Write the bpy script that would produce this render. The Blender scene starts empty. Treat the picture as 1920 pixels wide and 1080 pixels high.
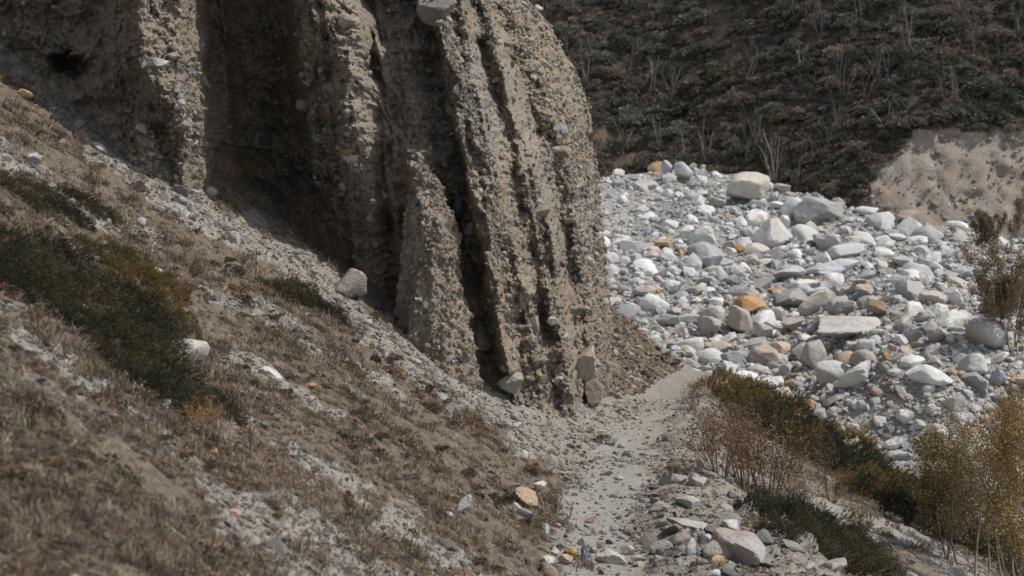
import bpy, math, bmesh
import numpy as np
from mathutils import Vector, Euler
scene = bpy.context.scene
# ---------------------------------------------------------------- camera, sky, sun, exposure
F = 3200.0                      # focal length in pixels of the 1920 px wide photograph (60 mm on 36 mm)
PITCH = math.atan(130.0 / F)
cam_d = bpy.data.cameras.new('camera'); cam = bpy.data.objects.new('camera', cam_d)
scene.collection.objects.link(cam); scene.camera = cam
cam_d.sensor_width = 36; cam_d.lens = 60; cam_d.clip_start = 0.1; cam_d.clip_end = 2000
cam.location = (0, 0, 5); cam.rotation_euler = (math.pi / 2 - PITCH, 0, 0)
cam_d.dof.use_dof = True; cam_d.dof.focus_distance = 35; cam_d.dof.aperture_fstop = 1.6
SUN_TO = Vector((0.55, -0.10, 0.83)).normalized()
SUN_EL = math.asin(SUN_TO.z); SUN_AZ = math.atan2(SUN_TO.x, SUN_TO.y)
w = bpy.data.worlds.new('World'); scene.world = w; w.use_nodes = True
nt = w.node_tree; bg = nt.nodes['Background']; bg.inputs[1].default_value = 0.15
sky = nt.nodes.new('ShaderNodeTexSky'); sky.sky_type = 'NISHITA'; sky.sun_disc = False
sky.sun_elevation = SUN_EL; sky.sun_rotation = SUN_AZ; sky.altitude = 3500
hs = nt.nodes.new('ShaderNodeHueSaturation'); hs.inputs['Saturation'].default_value = .42
nt.links.new(sky.outputs[0], hs.inputs['Color']); nt.links.new(hs.outputs[0], bg.inputs[0])
sun_d = bpy.data.lights.new('sun', 'SUN'); sun = bpy.data.objects.new('sun', sun_d)
scene.collection.objects.link(sun); sun_d.energy = 3.4; sun_d.angle = math.radians(0.5); sun_d.color = (1, .955, .89)
sun.rotation_euler = (-SUN_TO).to_track_quat('-Z', 'Y').to_euler()
scene.view_settings.view_transform = 'Standard'; scene.view_settings.look = 'None'
scene.view_settings.gamma = 1; scene.view_settings.exposure = 0.33
scene.render.engine = 'CYCLES'
try:
    scene.cycles.max_bounces = 6; scene.cycles.diffuse_bounces = 4; scene.cycles.transparent_max_bounces = 4
except Exception: pass
COL = scene.collection
R = np.random.RandomState(7)

# ---------------------------------------------------------------- maths helpers
def ray(px, py):
    px = np.asarray(px, float); py = np.asarray(py, float)
    dx = (px - 960) / F; dz = -(py - 540) / F
    c, s = math.cos(PITCH), math.sin(PITCH)
    y = c + s * dz; z = -s + c * dz
    return dx / y, z / y
def proj(x, y, z):
    c, s = math.cos(PITCH), math.sin(PITCH)
    zz = z - 5.0
    d = np.maximum(c * y - s * zz, .05); u = s * y + c * zz
    return 960 + F * x / d, 540 - F * u / d, d
def _h(ix, iy, iz, seed):
    with np.errstate(over='ignore'):
        h = (ix.astype(np.uint32) * np.uint32(374761393)) ^ (iy.astype(np.uint32) * np.uint32(668265263)) ^ (iz.astype(np.uint32) * np.uint32(2246822519)) ^ np.uint32((seed * 3266489917) & 0xffffffff)
        h = (h ^ (h >> np.uint32(13))) * np.uint32(1274126177)
        h = (h ^ (h >> np.uint32(16))) * np.uint32(2654435761)
    return (h >> np.uint32(8)).astype(np.float32) / np.float32(16777216)
def vn(x, y, z, seed=0):
    x, y, z = np.broadcast_arrays(np.asarray(x, np.float32), np.asarray(y, np.float32), np.asarray(z, np.float32))
    xi, yi, zi = np.floor(x).astype(np.int64), np.floor(y).astype(np.int64), np.floor(z).astype(np.int64)
    fx, fy, fz = x - xi, y - yi, z - zi
    fx, fy, fz = [f * f * (3 - 2 * f) for f in (fx, fy, fz)]
    o = 0
    for a in (0, 1):
        wa = fx if a else 1 - fx
        for b in (0, 1):
            wb = fy if b else 1 - fy
            for c in (0, 1):
                wc = fz if c else 1 - fz
                o = o + wa * wb * wc * _h(xi + a, yi + b, zi + c, seed)
    return o * 2 - 1
def fbm(x, y, z, octv=4, seed=0, gain=.5):
    a, s, f = 1.0, 0, 1.0
    for k in range(octv):
        s = s + a * vn(np.asarray(x) * f + 17.3 * k, np.asarray(y) * f + 5.1 * k, np.asarray(z) * f, seed + k)
        a *= gain; f *= 2.03
    return s
def sst(t): t = np.clip(t, 0, 1); return t * t * (3 - 2 * t)
def softplus(d, k): return np.where(d * k > 30, d, np.log1p(np.exp(np.minimum(d * k, 30))) / k)
def inpoly(px, py, poly):
    px = np.asarray(px, float); py = np.asarray(py, float); r = np.zeros(np.broadcast(px, py).shape, bool)
    n = len(poly)
    for i in range(n):
        x1, y1 = poly[i]; x2, y2 = poly[(i + 1) % n]
        if y1 == y2: continue
        c = ((y1 > py) != (y2 > py)) & (px < (x2 - x1) * (py - y1) / (y2 - y1) + x1)
        r ^= c
    return r
def seg_dist(px, py, line):
    """signed-less distance in photo pixels to a polyline (used to lay scree bands along real lines on the slope)"""
    best = np.full(np.broadcast(px, py).shape, 1e9)
    for (x1, y1), (x2, y2) in zip(line[:-1], line[1:]):
        dx, dy = x2 - x1, y2 - y1
        t = np.clip(((px - x1) * dx + (py - y1) * dy) / (dx * dx + dy * dy), 0, 1)
        best = np.minimum(best, np.hypot(px - x1 - t * dx, py - y1 - t * dy))
    return best

# ---------------------------------------------------------------- ground heights
_py = [(1130,1080),(1125,1000),(1135,930),(1160,860),(1190,800),(1225,760),(1270,720)]
_a, _s = ray([p[0] for p in _py], [p[1] for p in _py]); _Y = -5 / _s
PATH_Y = np.concatenate([[0, 8, 16], _Y, [58, 64]]); PATH_X = np.concatenate([[0, .35, .85], _a * _Y, [6.6, 7.6]])
def xpath(Y): return np.interp(Y, PATH_Y, PATH_X)
XE_Y = [0, 15, 24.2, 29.1, 34, 41, 48.5, 56]; XE_X = [3.4, 4.4, 4.54, 4.18, 3.94, 4.36, 5.7, 8.4]
XO_Y = [0, 20, 34, 40, 46, 52, 57, 60, 64, 80]; XO_X = [18.5, 18.5, 17.5, 16, 13.4, 10.6, 8.2, 5.2, -3, -30]
def near_h(x, Y, detail=True):
    x = np.asarray(x, float); Y = np.asarray(Y, float)
    xp = xpath(Y); d = xp - .78 - x; dr = x - np.interp(Y, XE_Y, XE_X)
    z = .70 * softplus(d, 3.0)
    z = z - .42 * softplus(dr, 1.6) - .25 * sst(dr / 1.0)
    do = x - np.interp(Y, XO_Y, XO_X)
    z = z - np.minimum(1.0 * softplus(do, 1.2), 14)
    z = z + 3.4 * np.clip(1 - Y / 22, 0, 1) ** 2
    pathm = np.exp(-((x - xp) / .75) ** 4)
    z = z + .10 * sst((x - xp - .7) / .6) * (1 - sst(dr / .8))
    z = z - .05 * pathm
    if detail:
        k = 1 - .9 * pathm
        z = z + k * (.16 * fbm(x * .45, Y * .45, 0, 3, 11) + .05 * fbm(x * 2.2, Y * 2.2, 0, 3, 15)) + .012 * fbm(x * 5, Y * 5, 0, 2, 19)
        z = z + sst((d - 1) / 3) * .10 * vn((x * .35 + z * .5) * 2.2, Y * .35, 0, 23)      # worn terracettes across the slope
    return z
CR_PX = [900, 1120, 1200, 1300, 1400, 1500, 1620, 1830, 1920, 2200]; CR_Y = [148, 148, 153, 160, 150, 139, 128, 121, 117, 112]
def river_h(x, Y, detail=True):
    x = np.asarray(x, float); Y = np.asarray(Y, float)
    px = 960 + F * x / np.maximum(Y, 1)
    Yc = np.interp(px, CR_PX, CR_Y)
    z = -14.1 + .154 * np.minimum(Y, Yc) - .5 * softplus(Y - Yc, .5)
    # the upper terrace on the right with its steep sandy face towards the stream
    m = sst((px - 1440) / 260)
    z = z + 3.0 * m * sst((Y - 66 - 1.5 * vn(x * .3, Y * .05, 0, 31)) / 4.5) * (1 - sst((Y - 80) / 26))
    if detail:
        z = z + (.60 * fbm(x * .10, Y * .10, 0, 2, 35) + .32 * fbm(x * .4, Y * .4, 0, 3, 37)) * (1 - .6 * sst((Y - Yc + 6) / 6)) + .10 * fbm(x * 1.7, Y * 1.7, 0, 2, 39)
        dip = np.exp(-(((px - 1195) / 70) ** 2 + ((Y - 122) / 9) ** 2))
        z = z - 1.2 * dip
    return z
def hill_h(x, Y, detail=True):
    x = np.asarray(x, float); Y = np.asarray(Y, float)
    t = sst((x - 23.5 + .8 * vn(Y * .3, 0, 0, 43)) / 4.0)
    Yb = np.interp(x, [-20, 5, 10, 16, 20, 24, 28, 34], [156, 153, 152, 149, 145.5, 141.5, 137, 132.6])
    up = 6 + .80 * (Y - Yb) + 0 * x
    cut = 12.7 + 1.6 * (Y - 141) + .4 * fbm(x * .35, Y * .5, 0, 3, 45)
    zs = np.where(Y < 141, np.minimum(up, cut), up)
    z = up * (1 - t) + zs * t
    z = np.maximum(z, -12)
    if detail:
        z = z + (1.5 * fbm(x * .06, Y * .06, 0, 3, 47)) * sst((Y - 142) / 12)
    return z
def hit(fn, px, py, Y0, Y1, n=700, lift=0.0):
    """first point where the sight line through a photo pixel meets the height field fn"""
    a, s = ray(px, py); a, s = np.broadcast_arrays(np.atleast_1d(a), np.atleast_1d(s))
    Ys = np.geomspace(Y0, Y1, n); out = np.full(a.shape, np.nan)
    live = np.arange(len(a)); aa, ss = a.copy(), s.copy(); prev = 5 + ss * Ys[0] - fn(aa * Ys[0], np.full_like(aa, Ys[0])) - lift
    for i in range(1, n):
        Y = Ys[i]; g = 5 + ss * Y - fn(aa * Y, np.full_like(aa, Y)) - lift
        c = (g <= 0) & (prev > 0)
        if c.any():
            out[live[c]] = Ys[i - 1] + (Y - Ys[i - 1]) * prev[c] / np.maximum(prev[c] - g[c], 1e-6)
            k = ~c; live, aa, ss, g = live[k], aa[k], ss[k], g[k]
            if not len(live): break
        prev = g
    return a * out, out, fn(a * out, out)
near_s = lambda x, Y: near_h(x, Y, True)

# ---------------------------------------------------------------- mesh helpers
def mesh_np(name, V, Fc, smooth=True, attrs=None, mats=(), link=True):
    me = bpy.data.meshes.new(name); V = np.asarray(V, np.float32); Fc = np.asarray(Fc, np.int32)
    me.vertices.add(len(V)); me.vertices.foreach_set('co', V.ravel())
    k = Fc.shape[1]; n = len(Fc)
    me.loops.add(n * k); me.loops.foreach_set('vertex_index', Fc.ravel())
    me.polygons.add(n); me.polygons.foreach_set('loop_start', np.arange(0, n * k, k, dtype=np.int32))
    me.update(calc_edges=True)
    me.polygons.foreach_set('use_smooth', np.full(n, bool(smooth)))
    for nm, arr in (attrs or {}).items():
        arr = np.asarray(arr, np.float32)
        c = np.ones((len(V), 4), np.float32); c[:, :arr.shape[1]] = arr
        at = me.attributes.new(nm, 'FLOAT_COLOR', 'POINT'); at.data.foreach_set('color', c.ravel())
    for m in mats: me.materials.append(m)
    me.update()
    return me
def obj(name, me, parent=None, kind=None, label=None, cat=None, group=None, loc=None, col=None):
    o = bpy.data.objects.new(name, me); (col or COL).objects.link(o)
    if parent: o.parent = parent
    if loc is not None: o.location = loc
    if kind: o['kind'] = kind
    if label: o['label'] = label
    if cat: o['category'] = cat
    if group: o['group'] = group
    return o
def grid_faces(nu, nv):
    i = np.arange(nu * nv).reshape(nv, nu)
    return np.stack([i[:-1, :-1], i[:-1, 1:], i[1:, 1:], i[1:, :-1]], -1).reshape(-1, 4)

# ---------------------------------------------------------------- materials
def mat(name, build):
    m = bpy.data.materials.new(name); m.use_nodes = True
    t = m.node_tree; b = t.nodes['Principled BSDF']; b.inputs['Roughness'].default_value = .92
    b.inputs['Specular IOR Level'].default_value = .2
    build(t, b); return m
class N:
    def __init__(s, t): s.t = t
    def n(s, typ, **k):
        o = s.t.nodes.new(typ)
        for a, v in k.items():
            if hasattr(o, a): setattr(o, a, v)
        return o
    def l(s, a, b): s.t.links.new(a, b)
    def noise(s, vec, scale, det=4, rough=.6, dist=0):
        o = s.n('ShaderNodeTexNoise'); o.inputs['Scale'].default_value = scale; o.inputs['Detail'].default_value = det
        o.inputs['Roughness'].default_value = rough; o.inputs['Distortion'].default_value = dist
        if vec is not None: s.l(vec, o.inputs['Vector'])
        return o.outputs['Fac']
    def voro(s, vec, scale, feat='F1', out='Distance', rnd=1):
        o = s.n('ShaderNodeTexVoronoi'); o.feature = feat; o.inputs['Scale'].default_value = scale; o.inputs['Randomness'].default_value = rnd
        if vec is not None: s.l(vec, o.inputs['Vector'])
        return o.outputs[out]
    def ramp(s, fac, stops):
        o = s.n('ShaderNodeValToRGB'); e = o.color_ramp.elements
        while len(e) < len(stops): e.new(.5)
        for el, (p, c) in zip(e, stops): el.position = p; el.color = (*c, 1) if not np.isscalar(c) else (c, c, c, 1)
        s.l(fac, o.inputs[0]); return o.outputs[0]
    def mix(s, fac, a, b, typ='MIX'):
        o = s.n('ShaderNodeMix', data_type='RGBA', blend_type=typ)
        for v, i in ((fac, 0), (a, 6), (b, 7)):
            if hasattr(v, 'is_linked') or hasattr(v, 'links'): s.l(v, o.inputs[i])
            elif i == 0: o.inputs[0].default_value = v
            else: o.inputs[i].default_value = (*v, 1)
        return o.outputs[2]
    def math(s, op, a, b=None):
        o = s.n('ShaderNodeMath', operation=op)
        for v, i in ((a, 0), (b, 1)):
            if v is None: continue
            if hasattr(v, 'links'): s.l(v, o.inputs[i])
            else: o.inputs[i].default_value = v
        return o.outputs[0]
    def bump(s, h, b, dist, strength=1.0, prev=None):
        o = s.n('ShaderNodeBump'); o.inputs['Distance'].default_value = dist; o.inputs['Strength'].default_value = strength
        s.l(h, o.inputs['Height'])
        if prev is not None: s.l(prev, o.inputs['Normal'])
        s.l(o.outputs[0], b.inputs['Normal']); return o.outputs[0]
    def attr(s, nm, typ='GEOMETRY'):
        o = s.n('ShaderNodeAttribute', attribute_type=typ); o.attribute_name = nm; return o.outputs['Color']
    def sep(s, c):
        o = s.n('ShaderNodeSeparateColor'); s.l(c, o.inputs[0]); return o.outputs
    def pos(s): return s.n('ShaderNodeNewGeometry').outputs['Position']
    def obc(s): return s.n('ShaderNodeTexCoord').outputs['Object']

def b_ground(t, b):
    q = N(t); P = q.pos(); m = q.sep(q.attr('mask'))           # R gravel, G path sand, B tone
    n1 = q.noise(P, 9, 6, .75); n2 = q.noise(P, 1.3, 4); n3 = q.noise(P, 60, 3, .7)
    soil = q.ramp(n1, [(.3, (.066, .052, .040)), (.5, (.135, .108, .080)), (.72, (.235, .20, .16))])
    soil = q.mix(m[2], soil, (.10, .07, .045), 'MIX') if False else soil
    cell = q.voro(P, 16, out='Color'); cd = q.voro(P, 16); cell2 = q.voro(P, 45, out='Color'); cd2 = q.voro(P, 45)
    g1 = q.ramp(q.sep(cell)[0], [(0, (.11, .10, .085)), (.4, (.20, .175, .145)), (.8, (.28, .25, .215)), (1, (.42, .40, .37))])
    g2 = q.ramp(q.sep(cell2)[1], [(0, (.14, .125, .105)), (.6, (.24, .21, .175)), (1, (.38, .36, .33))])
    grav = q.mix(.5, g1, g2)
    grav = q.mix(q.ramp(n2, [(.4, 0), (.7, .55)]), grav, (.25, .22, .19))
    sand = q.ramp(n1, [(.25, (.165, .155, .138)), (.5, (.245, .23, .208)), (.8, (.33, .315, .29))])
    sand = q.mix(q.ramp(q.sep(cell2)[0], [(.78, 0), (.8, .7)]), sand, g2)
    jag = q.math('ADD', m[0], q.math('MULTIPLY', q.math('SUBTRACT', n1, .5), .9))
    c = q.mix(q.ramp(jag, [(.42, 0), (.58, 1)]), soil, grav)
    jag2 = q.math('ADD', m[1], q.math('MULTIPLY', q.math('SUBTRACT', n1, .5), .6))
    c = q.mix(q.ramp(jag2, [(.42, 0), (.6, 1)]), c, sand)
    q.l(c, b.inputs['Base Color'])
    h = q.math('ADD', q.math('MULTIPLY', cd, -.8), q.math('ADD', q.math('MULTIPLY', cd2, -.35), q.math('MULTIPLY', n3, .3)))
    h = q.math('MULTIPLY', h, q.math('SUBTRACT', 1.0, q.math('MULTIPLY', m[1], .75)))
    q.bump(h, b, .035)
M_ground = mat('stony_ground', b_ground)
def b_river(t, b):
    q = N(t); P = q.pos(); n1 = q.noise(P, 2.2, 8, .75); n2 = q.noise(P, .25, 4)
    cell = q.sep(q.voro(P, 6, out='Color')); cd = q.voro(P, 6); cd2 = q.voro(P, 14)
    sand = q.ramp(n1, [(.3, (.24, .222, .198)), (.55, (.34, .315, .285)), (.75, (.42, .395, .36))])
    st = q.ramp(cell[0], [(0, (.18, .18, .18)), (.5, (.36, .36, .355)), (1, (.55, .55, .54))])
    c = q.mix(q.ramp(q.math('ADD', q.math('MULTIPLY', cell[1], .6), q.math('MULTIPLY', n2, .6)), [(.5, 0), (.62, .8)]), sand, st)
    q.l(c, b.inputs['Base Color'])
    q.bump(q.math('ADD', q.math('MULTIPLY', cd, -1), q.math('ADD', q.math('MULTIPLY', cd2, -.5), n1)), b, .12)
M_river = mat('debris_sand', b_river)
def b_cliff(t, b):
    q = N(t); P = q.pos(); n1 = q.noise(P, 1.1, 8, .7); n2 = q.noise(P, 9, 6, .75); n3 = q.noise(P, 40, 4, .8)
    mp = q.n('ShaderNodeMapping'); mp.inputs['Scale'].default_value = (1.3, 1.3, .13); q.l(P, mp.inputs[0])
    ns = q.noise(mp.outputs[0], 1.5, 5, .65)
    c = q.ramp(n1, [(.30, (.235, .180, .130)), (.5, (.325, .262, .195)), (.7, (.40, .335, .265))])
    c = q.mix(q.ramp(ns, [(.35, 0), (.7, .6)]), c, (.275, .212, .155))
    grey = q.attr('mask'); gm = q.sep(grey)[0]
    c = q.mix(q.math('MULTIPLY', gm, .75), c, (.34, .32, .295))
    c = q.mix(q.ramp(n2, [(.32, .5), (.5, 0)]), c, (.125, .095, .068))
    c = q.mix(q.ramp(n2, [(.55, 0), (.75, .6)]), c, (.30, .265, .22))
    cell = q.sep(q.voro(P, 22, out='Color')); cd = q.voro(P, 22); cd2 = q.voro(P, 60)
    peb = q.ramp(cell[0], [(0, (.13, .12, .11)), (.5, (.25, .215, .175)), (.85, (.33, .30, .26)), (1, (.42, .40, .37))])
    c = q.mix(q.ramp(q.math('ADD', cell[1], q.math('MULTIPLY', q.math('SUBTRACT', .45, cd), 1.2)), [(.9, 0), (1.0, .8)]), c, peb)
    q.l(c, b.inputs['Base Color'])
    h = q.math('ADD', q.math('MULTIPLY', q.math('MULTIPLY', cd, cell[1]), -.9), q.math('ADD', q.math('MULTIPLY', cd2, -.3), q.math('ADD', n2, q.math('MULTIPLY', n3, .4))))
    q.bump(h, b, .05)
M_cliff = mat('moraine_earth', b_cliff)
def b_scar(t, b):
    q = N(t); P = q.pos(); n1 = q.noise(P, .35, 6, .65); n2 = q.noise(P, 3.5, 6, .75)
    c = q.ramp(n1, [(.35, (.31, .28, .245)), (.5, (.33, .28, .23)), (.62, (.30, .235, .185)), (.75, (.37, .33, .285))])
    mp = q.n('ShaderNodeMapping'); mp.inputs['Scale'].default_value = (.9, .2, .2); q.l(P, mp.inputs[0])
    c = q.mix(q.ramp(q.noise(mp.outputs[0], 1.2, 5), [(.45, 0), (.75, .5)]), c, (.20, .155, .12))
    c = q.mix(q.ramp(n2, [(.33, .55), (.44, 0)]), c, (.20, .17, .135))
    c = q.mix(q.ramp(n2, [(.6, 0), (.72, .6)]), c, (.42, .40, .36))
    q.l(c, b.inputs['Base Color']); q.bump(n2, b, .25)
M_scar = mat('bare_earth', b_scar)
def b_hill(t, b):
    q = N(t); P = q.pos(); n1 = q.noise(P, .5, 6, .7)
    c = q.ramp(n1, [(.35, (.075, .062, .050)), (.55, (.11, .090, .072)), (.7, (.15, .122, .095)), (.85, (.22, .175, .12))])
    c = q.mix(q.ramp(q.math('ADD', q.sep(q.attr('mask'))[0], q.math('MULTIPLY', q.math('SUBTRACT', n1, .5), 1.2)), [(.40, 0), (.85, .8)]), c, (.19, .145, .09))
    q.l(c, b.inputs['Base Color']); q.bump(q.noise(P, 2.5, 5, .7), b, .5)
M_hill = mat('scrubby_soil', b_hill)

# ---------------------------------------------------------------- near ground sheet
SCREE = [
    ([(-200, -60), (0, 110), (200, 290), (330, 365), (480, 440), (640, 550), (740, 640), (880, 735), (1000, 800), (1090, 850)], (24, 24, 24, 34, 34, 34, 38, 40, 46), 1.0),
    ([(-60, 250), (70, 330), (150, 370), (240, 425), (290, 455)], (16,) * 4, .75),
    ([(380, 545), (520, 605), (660, 690), (760, 750)], (13,) * 3, .7),
    ([(-100, 520), (0, 590), (110, 660), (180, 720)], (24, 22, 16), .75),
    ([(230, 750), (290, 800), (370, 870), (420, 930), (520, 1000), (660, 1100)], (12, 14, 24, 42, 70), .8),
    ([(440, 670), (500, 705), (560, 735), (620, 775)], (15,) * 3, .8),
    ([(450, 785), (560, 850), (660, 920), (740, 985), (850, 1080), (960, 1180)], (12, 14, 18, 46, 66), .8),
    ([(480, 560), (560, 610)], (12,), .6),
]
def scree_mask(px, py):
    wx = 26 * vn(px / 70, py / 50, 0, 57) + 12 * vn(px / 22, py / 18, 0, 58); wy = 20 * vn(px / 70, py / 50, 5, 59) + 9 * vn(px / 22, py / 18, 3, 60)
    px = px + wx; py = py + wy
    m = np.zeros(np.broadcast(px, py).shape)
    for line, ws, k in SCREE:
        for (p, q), wd in zip(zip(line[:-1], line[1:]), ws):
            d = seg_dist(px, py, [p, q]); m = np.maximum(m, k * (1 - sst((d / wd - .6) / .9)))
    m = m * np.clip(1.05 + .75 * vn(px / 34 + .4, py / 26, 9, 48), 0, 1.15)
    return m
def ground_mask(x, Y, z):
    px, py, d = proj(x, Y, z)
    xp = xpath(Y); dl = xp - x
    sand = np.exp(-((x - xp + .10 * vn(Y * 2.2, x * 2, 0, 50)) / (.62 + .16 * vn(Y * .8, 3, 0, 51) + .08 * vn(Y * 3, 1, 0, 51))) ** 4)
    sand = sand * (.80 + .45 * vn(x * 1.6, Y * .7, 0, 46))
    sand = np.maximum(sand, sst((Y - 46) / 4) * sst((xp + 1.5 - x) / 1.0) * 0)
    grav = scree_mask(px, py) * (dl > -1)
    grav = grav + .40 * sst((vn(x * .5, Y * .5, 0, 53) - .35) / .3) * (dl > .7)
    # verge rubble right of the path, gravel around the cliff foot
    dr = x - np.interp(Y, XE_Y, XE_X)
    verge = sst((x - xp - .35 + .1 * vn(Y * 3, 0, 0, 44)) / .3) * (1 - sst((dr - .3) / .6))
    grav = np.maximum(grav, verge * .95)
    rub = sst((Y - np.interp(x, [2, 5], [44, 54])) / 1.5) * (x < xp - .8)
    grav = np.maximum(grav * (1 - .8 * rub), (1 - rub) * sst((py * -1 + 850) / 40) * sst((px - 960) / 60) * (dr < .3) * .95)
    # sandy strip on the outer bank, seen between the shrubs
    wv = 16 * vn(px / 40, py / 30, 0, 56) + 8 * vn(px / 11, py / 9, 0, 54)
    strip = inpoly(px + wv, py + wv, [(1440, 830), (1530, 870), (1640, 930), (1760, 1010), (1860, 1100), (1640, 1100), (1570, 1010), (1480, 920)])
    bankm = sst((dr - .3) / .5); bn = fbm(x * .6, Y * .6, 0, 4, 52)
    grav = np.maximum(grav, bankm * (.46 + .3 * bn)); sand = np.maximum(sand, strip * (.62 + .25 * bn))
    sand = np.where((Y > 38) & (dl < 2), sand * (1 - .55 * sst((Y - 38) / 8)), sand)
    out = sst((x - np.interp(Y, XO_Y, XO_X) + .5) / 1.5)
    sand = np.maximum(sand, out * .35); grav = np.maximum(grav, out * .8)
    grav = np.maximum(grav, .8 * np.exp(-((x - xp) / .9) ** 4))
    return np.clip(grav, 0, 1), np.clip(sand, 0, 1), px, py
def build_ground():
    xs = np.concatenate([np.arange(-30, -12, .25), np.arange(-12, 8, .05), np.arange(8, 20, .1), np.arange(20, 34.1, .5)])
    ys = np.concatenate([np.arange(-4, 5, .3), np.arange(5, 60, .07), np.arange(60, 78, .4)])
    X, Y = np.meshgrid(xs, ys); Z = near_h(X, Y)
    g, s, px, py = ground_mask(X, Y, Z)
    A = np.stack([g, s, 0 * g], -1).reshape(-1, 3)
    me = mesh_np('ground', np.stack([X, Y, Z], -1).reshape(-1, 3), grid_faces(len(xs), len(ys)), True, {'mask': A}, [M_ground])
    obj('ground', me, kind='structure')
build_ground()
def build_river():
    xs = np.arange(-70, 110, .3); ys = np.concatenate([np.arange(38, 160, .3), np.arange(160, 220, 2)])
    X, Y = np.meshgrid(xs, ys); Z = river_h(X, Y)
    me = mesh_np('river_bed', np.stack([X, Y, Z], -1).reshape(-1, 3), grid_faces(len(xs), len(ys)), True, None, [M_river])
    obj('river_bed', me, kind='structure')
build_river()
GAPS = [(1335, 22, 34, 26), (1355, 62, 22, 26), (1268, 128, 26, 22), (1372, 108, 34, 16), (1355, 155, 42, 12), (1570, 36, 40, 18), (1500, 60, 30, 14), (1160, 260, 60, 20), (1190, 300, 60, 18)]
SCAR = [(1632, 312), (1660, 285), (1700, 262), (1712, 240), (1760, 236), (1840, 243), (1930, 228), (2300, 215), (2300, 520), (1640, 520), (1630, 400)]
def build_hill():
    xs = np.concatenate([np.arange(-160, -10, 3), np.arange(-10, 60, .33), np.arange(60, 260, 3)])
    ys = np.concatenate([np.arange(112, 146, .2), np.arange(146, 200, .6), np.arange(200, 620, 6)])
    X, Y = np.meshgrid(xs, ys); Z = hill_h(X, Y)
    rough = .45 * fbm(X * 1.1, Y * 1.1, Z * .6, 3, 49) * (Y < 141.5) * (X > 24)
    Y2 = Y + rough
    V = np.stack([X, Y2, Z], -1).reshape(-1, 3); Fc = grid_faces(len(xs), len(ys))
    c = V[Fc].mean(1); px, py, d = proj(c[:, 0], c[:, 1], c[:, 2])
    nz = 14 * vn(px / 22, py / 22, 0, 55)
    m = inpoly(px + nz, py + nz * .7, SCAR) & (c[:, 1] < 144)
    gp = np.zeros(len(V)); vx, vy, _ = proj(V[:, 0], V[:, 1], V[:, 2])
    for gx, gy, ga, gb in GAPS: gp = np.maximum(gp, np.exp(-(((vx - gx) / ga) ** 2 + ((vy - gy) / gb) ** 2)))
    def sub(FF):
        u, inv = np.unique(FF, return_inverse=True); return V[u], inv.reshape(FF.shape)
    v, f = sub(Fc[~m]); obj('hillside', mesh_np('hillside', v, f, True, {'mask': np.repeat(gp[np.unique(Fc[~m])][:, None], 3, 1)}, [M_hill]), kind='structure')
    v, f = sub(Fc[m])
    obj('eroded_bank', mesh_np('eroded_bank', v, f, True, None, [M_scar]), label='pale bare earth bank torn open below the dark scrub hillside', cat='bank')
build_hill()

# ---------------------------------------------------------------- the fluted cliff
RIDGES = [  # q, polyline (py, px) from the foot up
    (-340, [(0, -340), (-900, -340)]),
    (0, [(75, 0), (-500, 0)]),
    (110, [(180, 112), (-500, 95)]),
    (240, [(300, 240), (0, 232), (-500, 220)]),
    (385, [(345, 385), (180, 378), (0, 372), (-500, 350)]),
    (450, [(318, 450), (0, 428), (-500, 390)]),
    (560, [(400, 560), (0, 545), (-500, 480)]),
    (640, [(480, 640), (250, 612), (0, 585), (-500, 500)]),
    (745, [(545, 745), (300, 722), (0, 690), (-500, 580)]),
    (800, [(650, 800), (300, 770), (0, 745), (-500, 620)]),
    (900, [(712, 900), (500, 880), (300, 860), (0, 800), (-500, 660)]),
    (1015, [(772, 1015), (500, 962), (300, 920), (165, 885), (0, 835), (-500, 690)]),
    (1078, [(778, 1078), (600, 1058), (425, 1033), (300, 1000), (200, 962), (0, 915), (-500, 720)]),
    (1150, [(748, 1150), (600, 1146), (525, 1139), (425, 1128), (300, 1117), (190, 1103), (115, 1066), (40, 1022), (0, 992), (-100, 905), (-250, 815), (-500, 740)]),
]
FOOT = [(-340, -160), (0, 75), (120, 190), (240, 300), (350, 358), (385, 347), (400, 325), (450, 318), (520, 350), (560, 400), (640, 480), (700, 535), (745, 560), (760, 600), (800, 650), (880, 705), (905, 716), (960, 752), (1015, 776), (1050, 778), (1078, 782), (1090, 752), (1115, 758), (1150, 752)]
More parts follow.
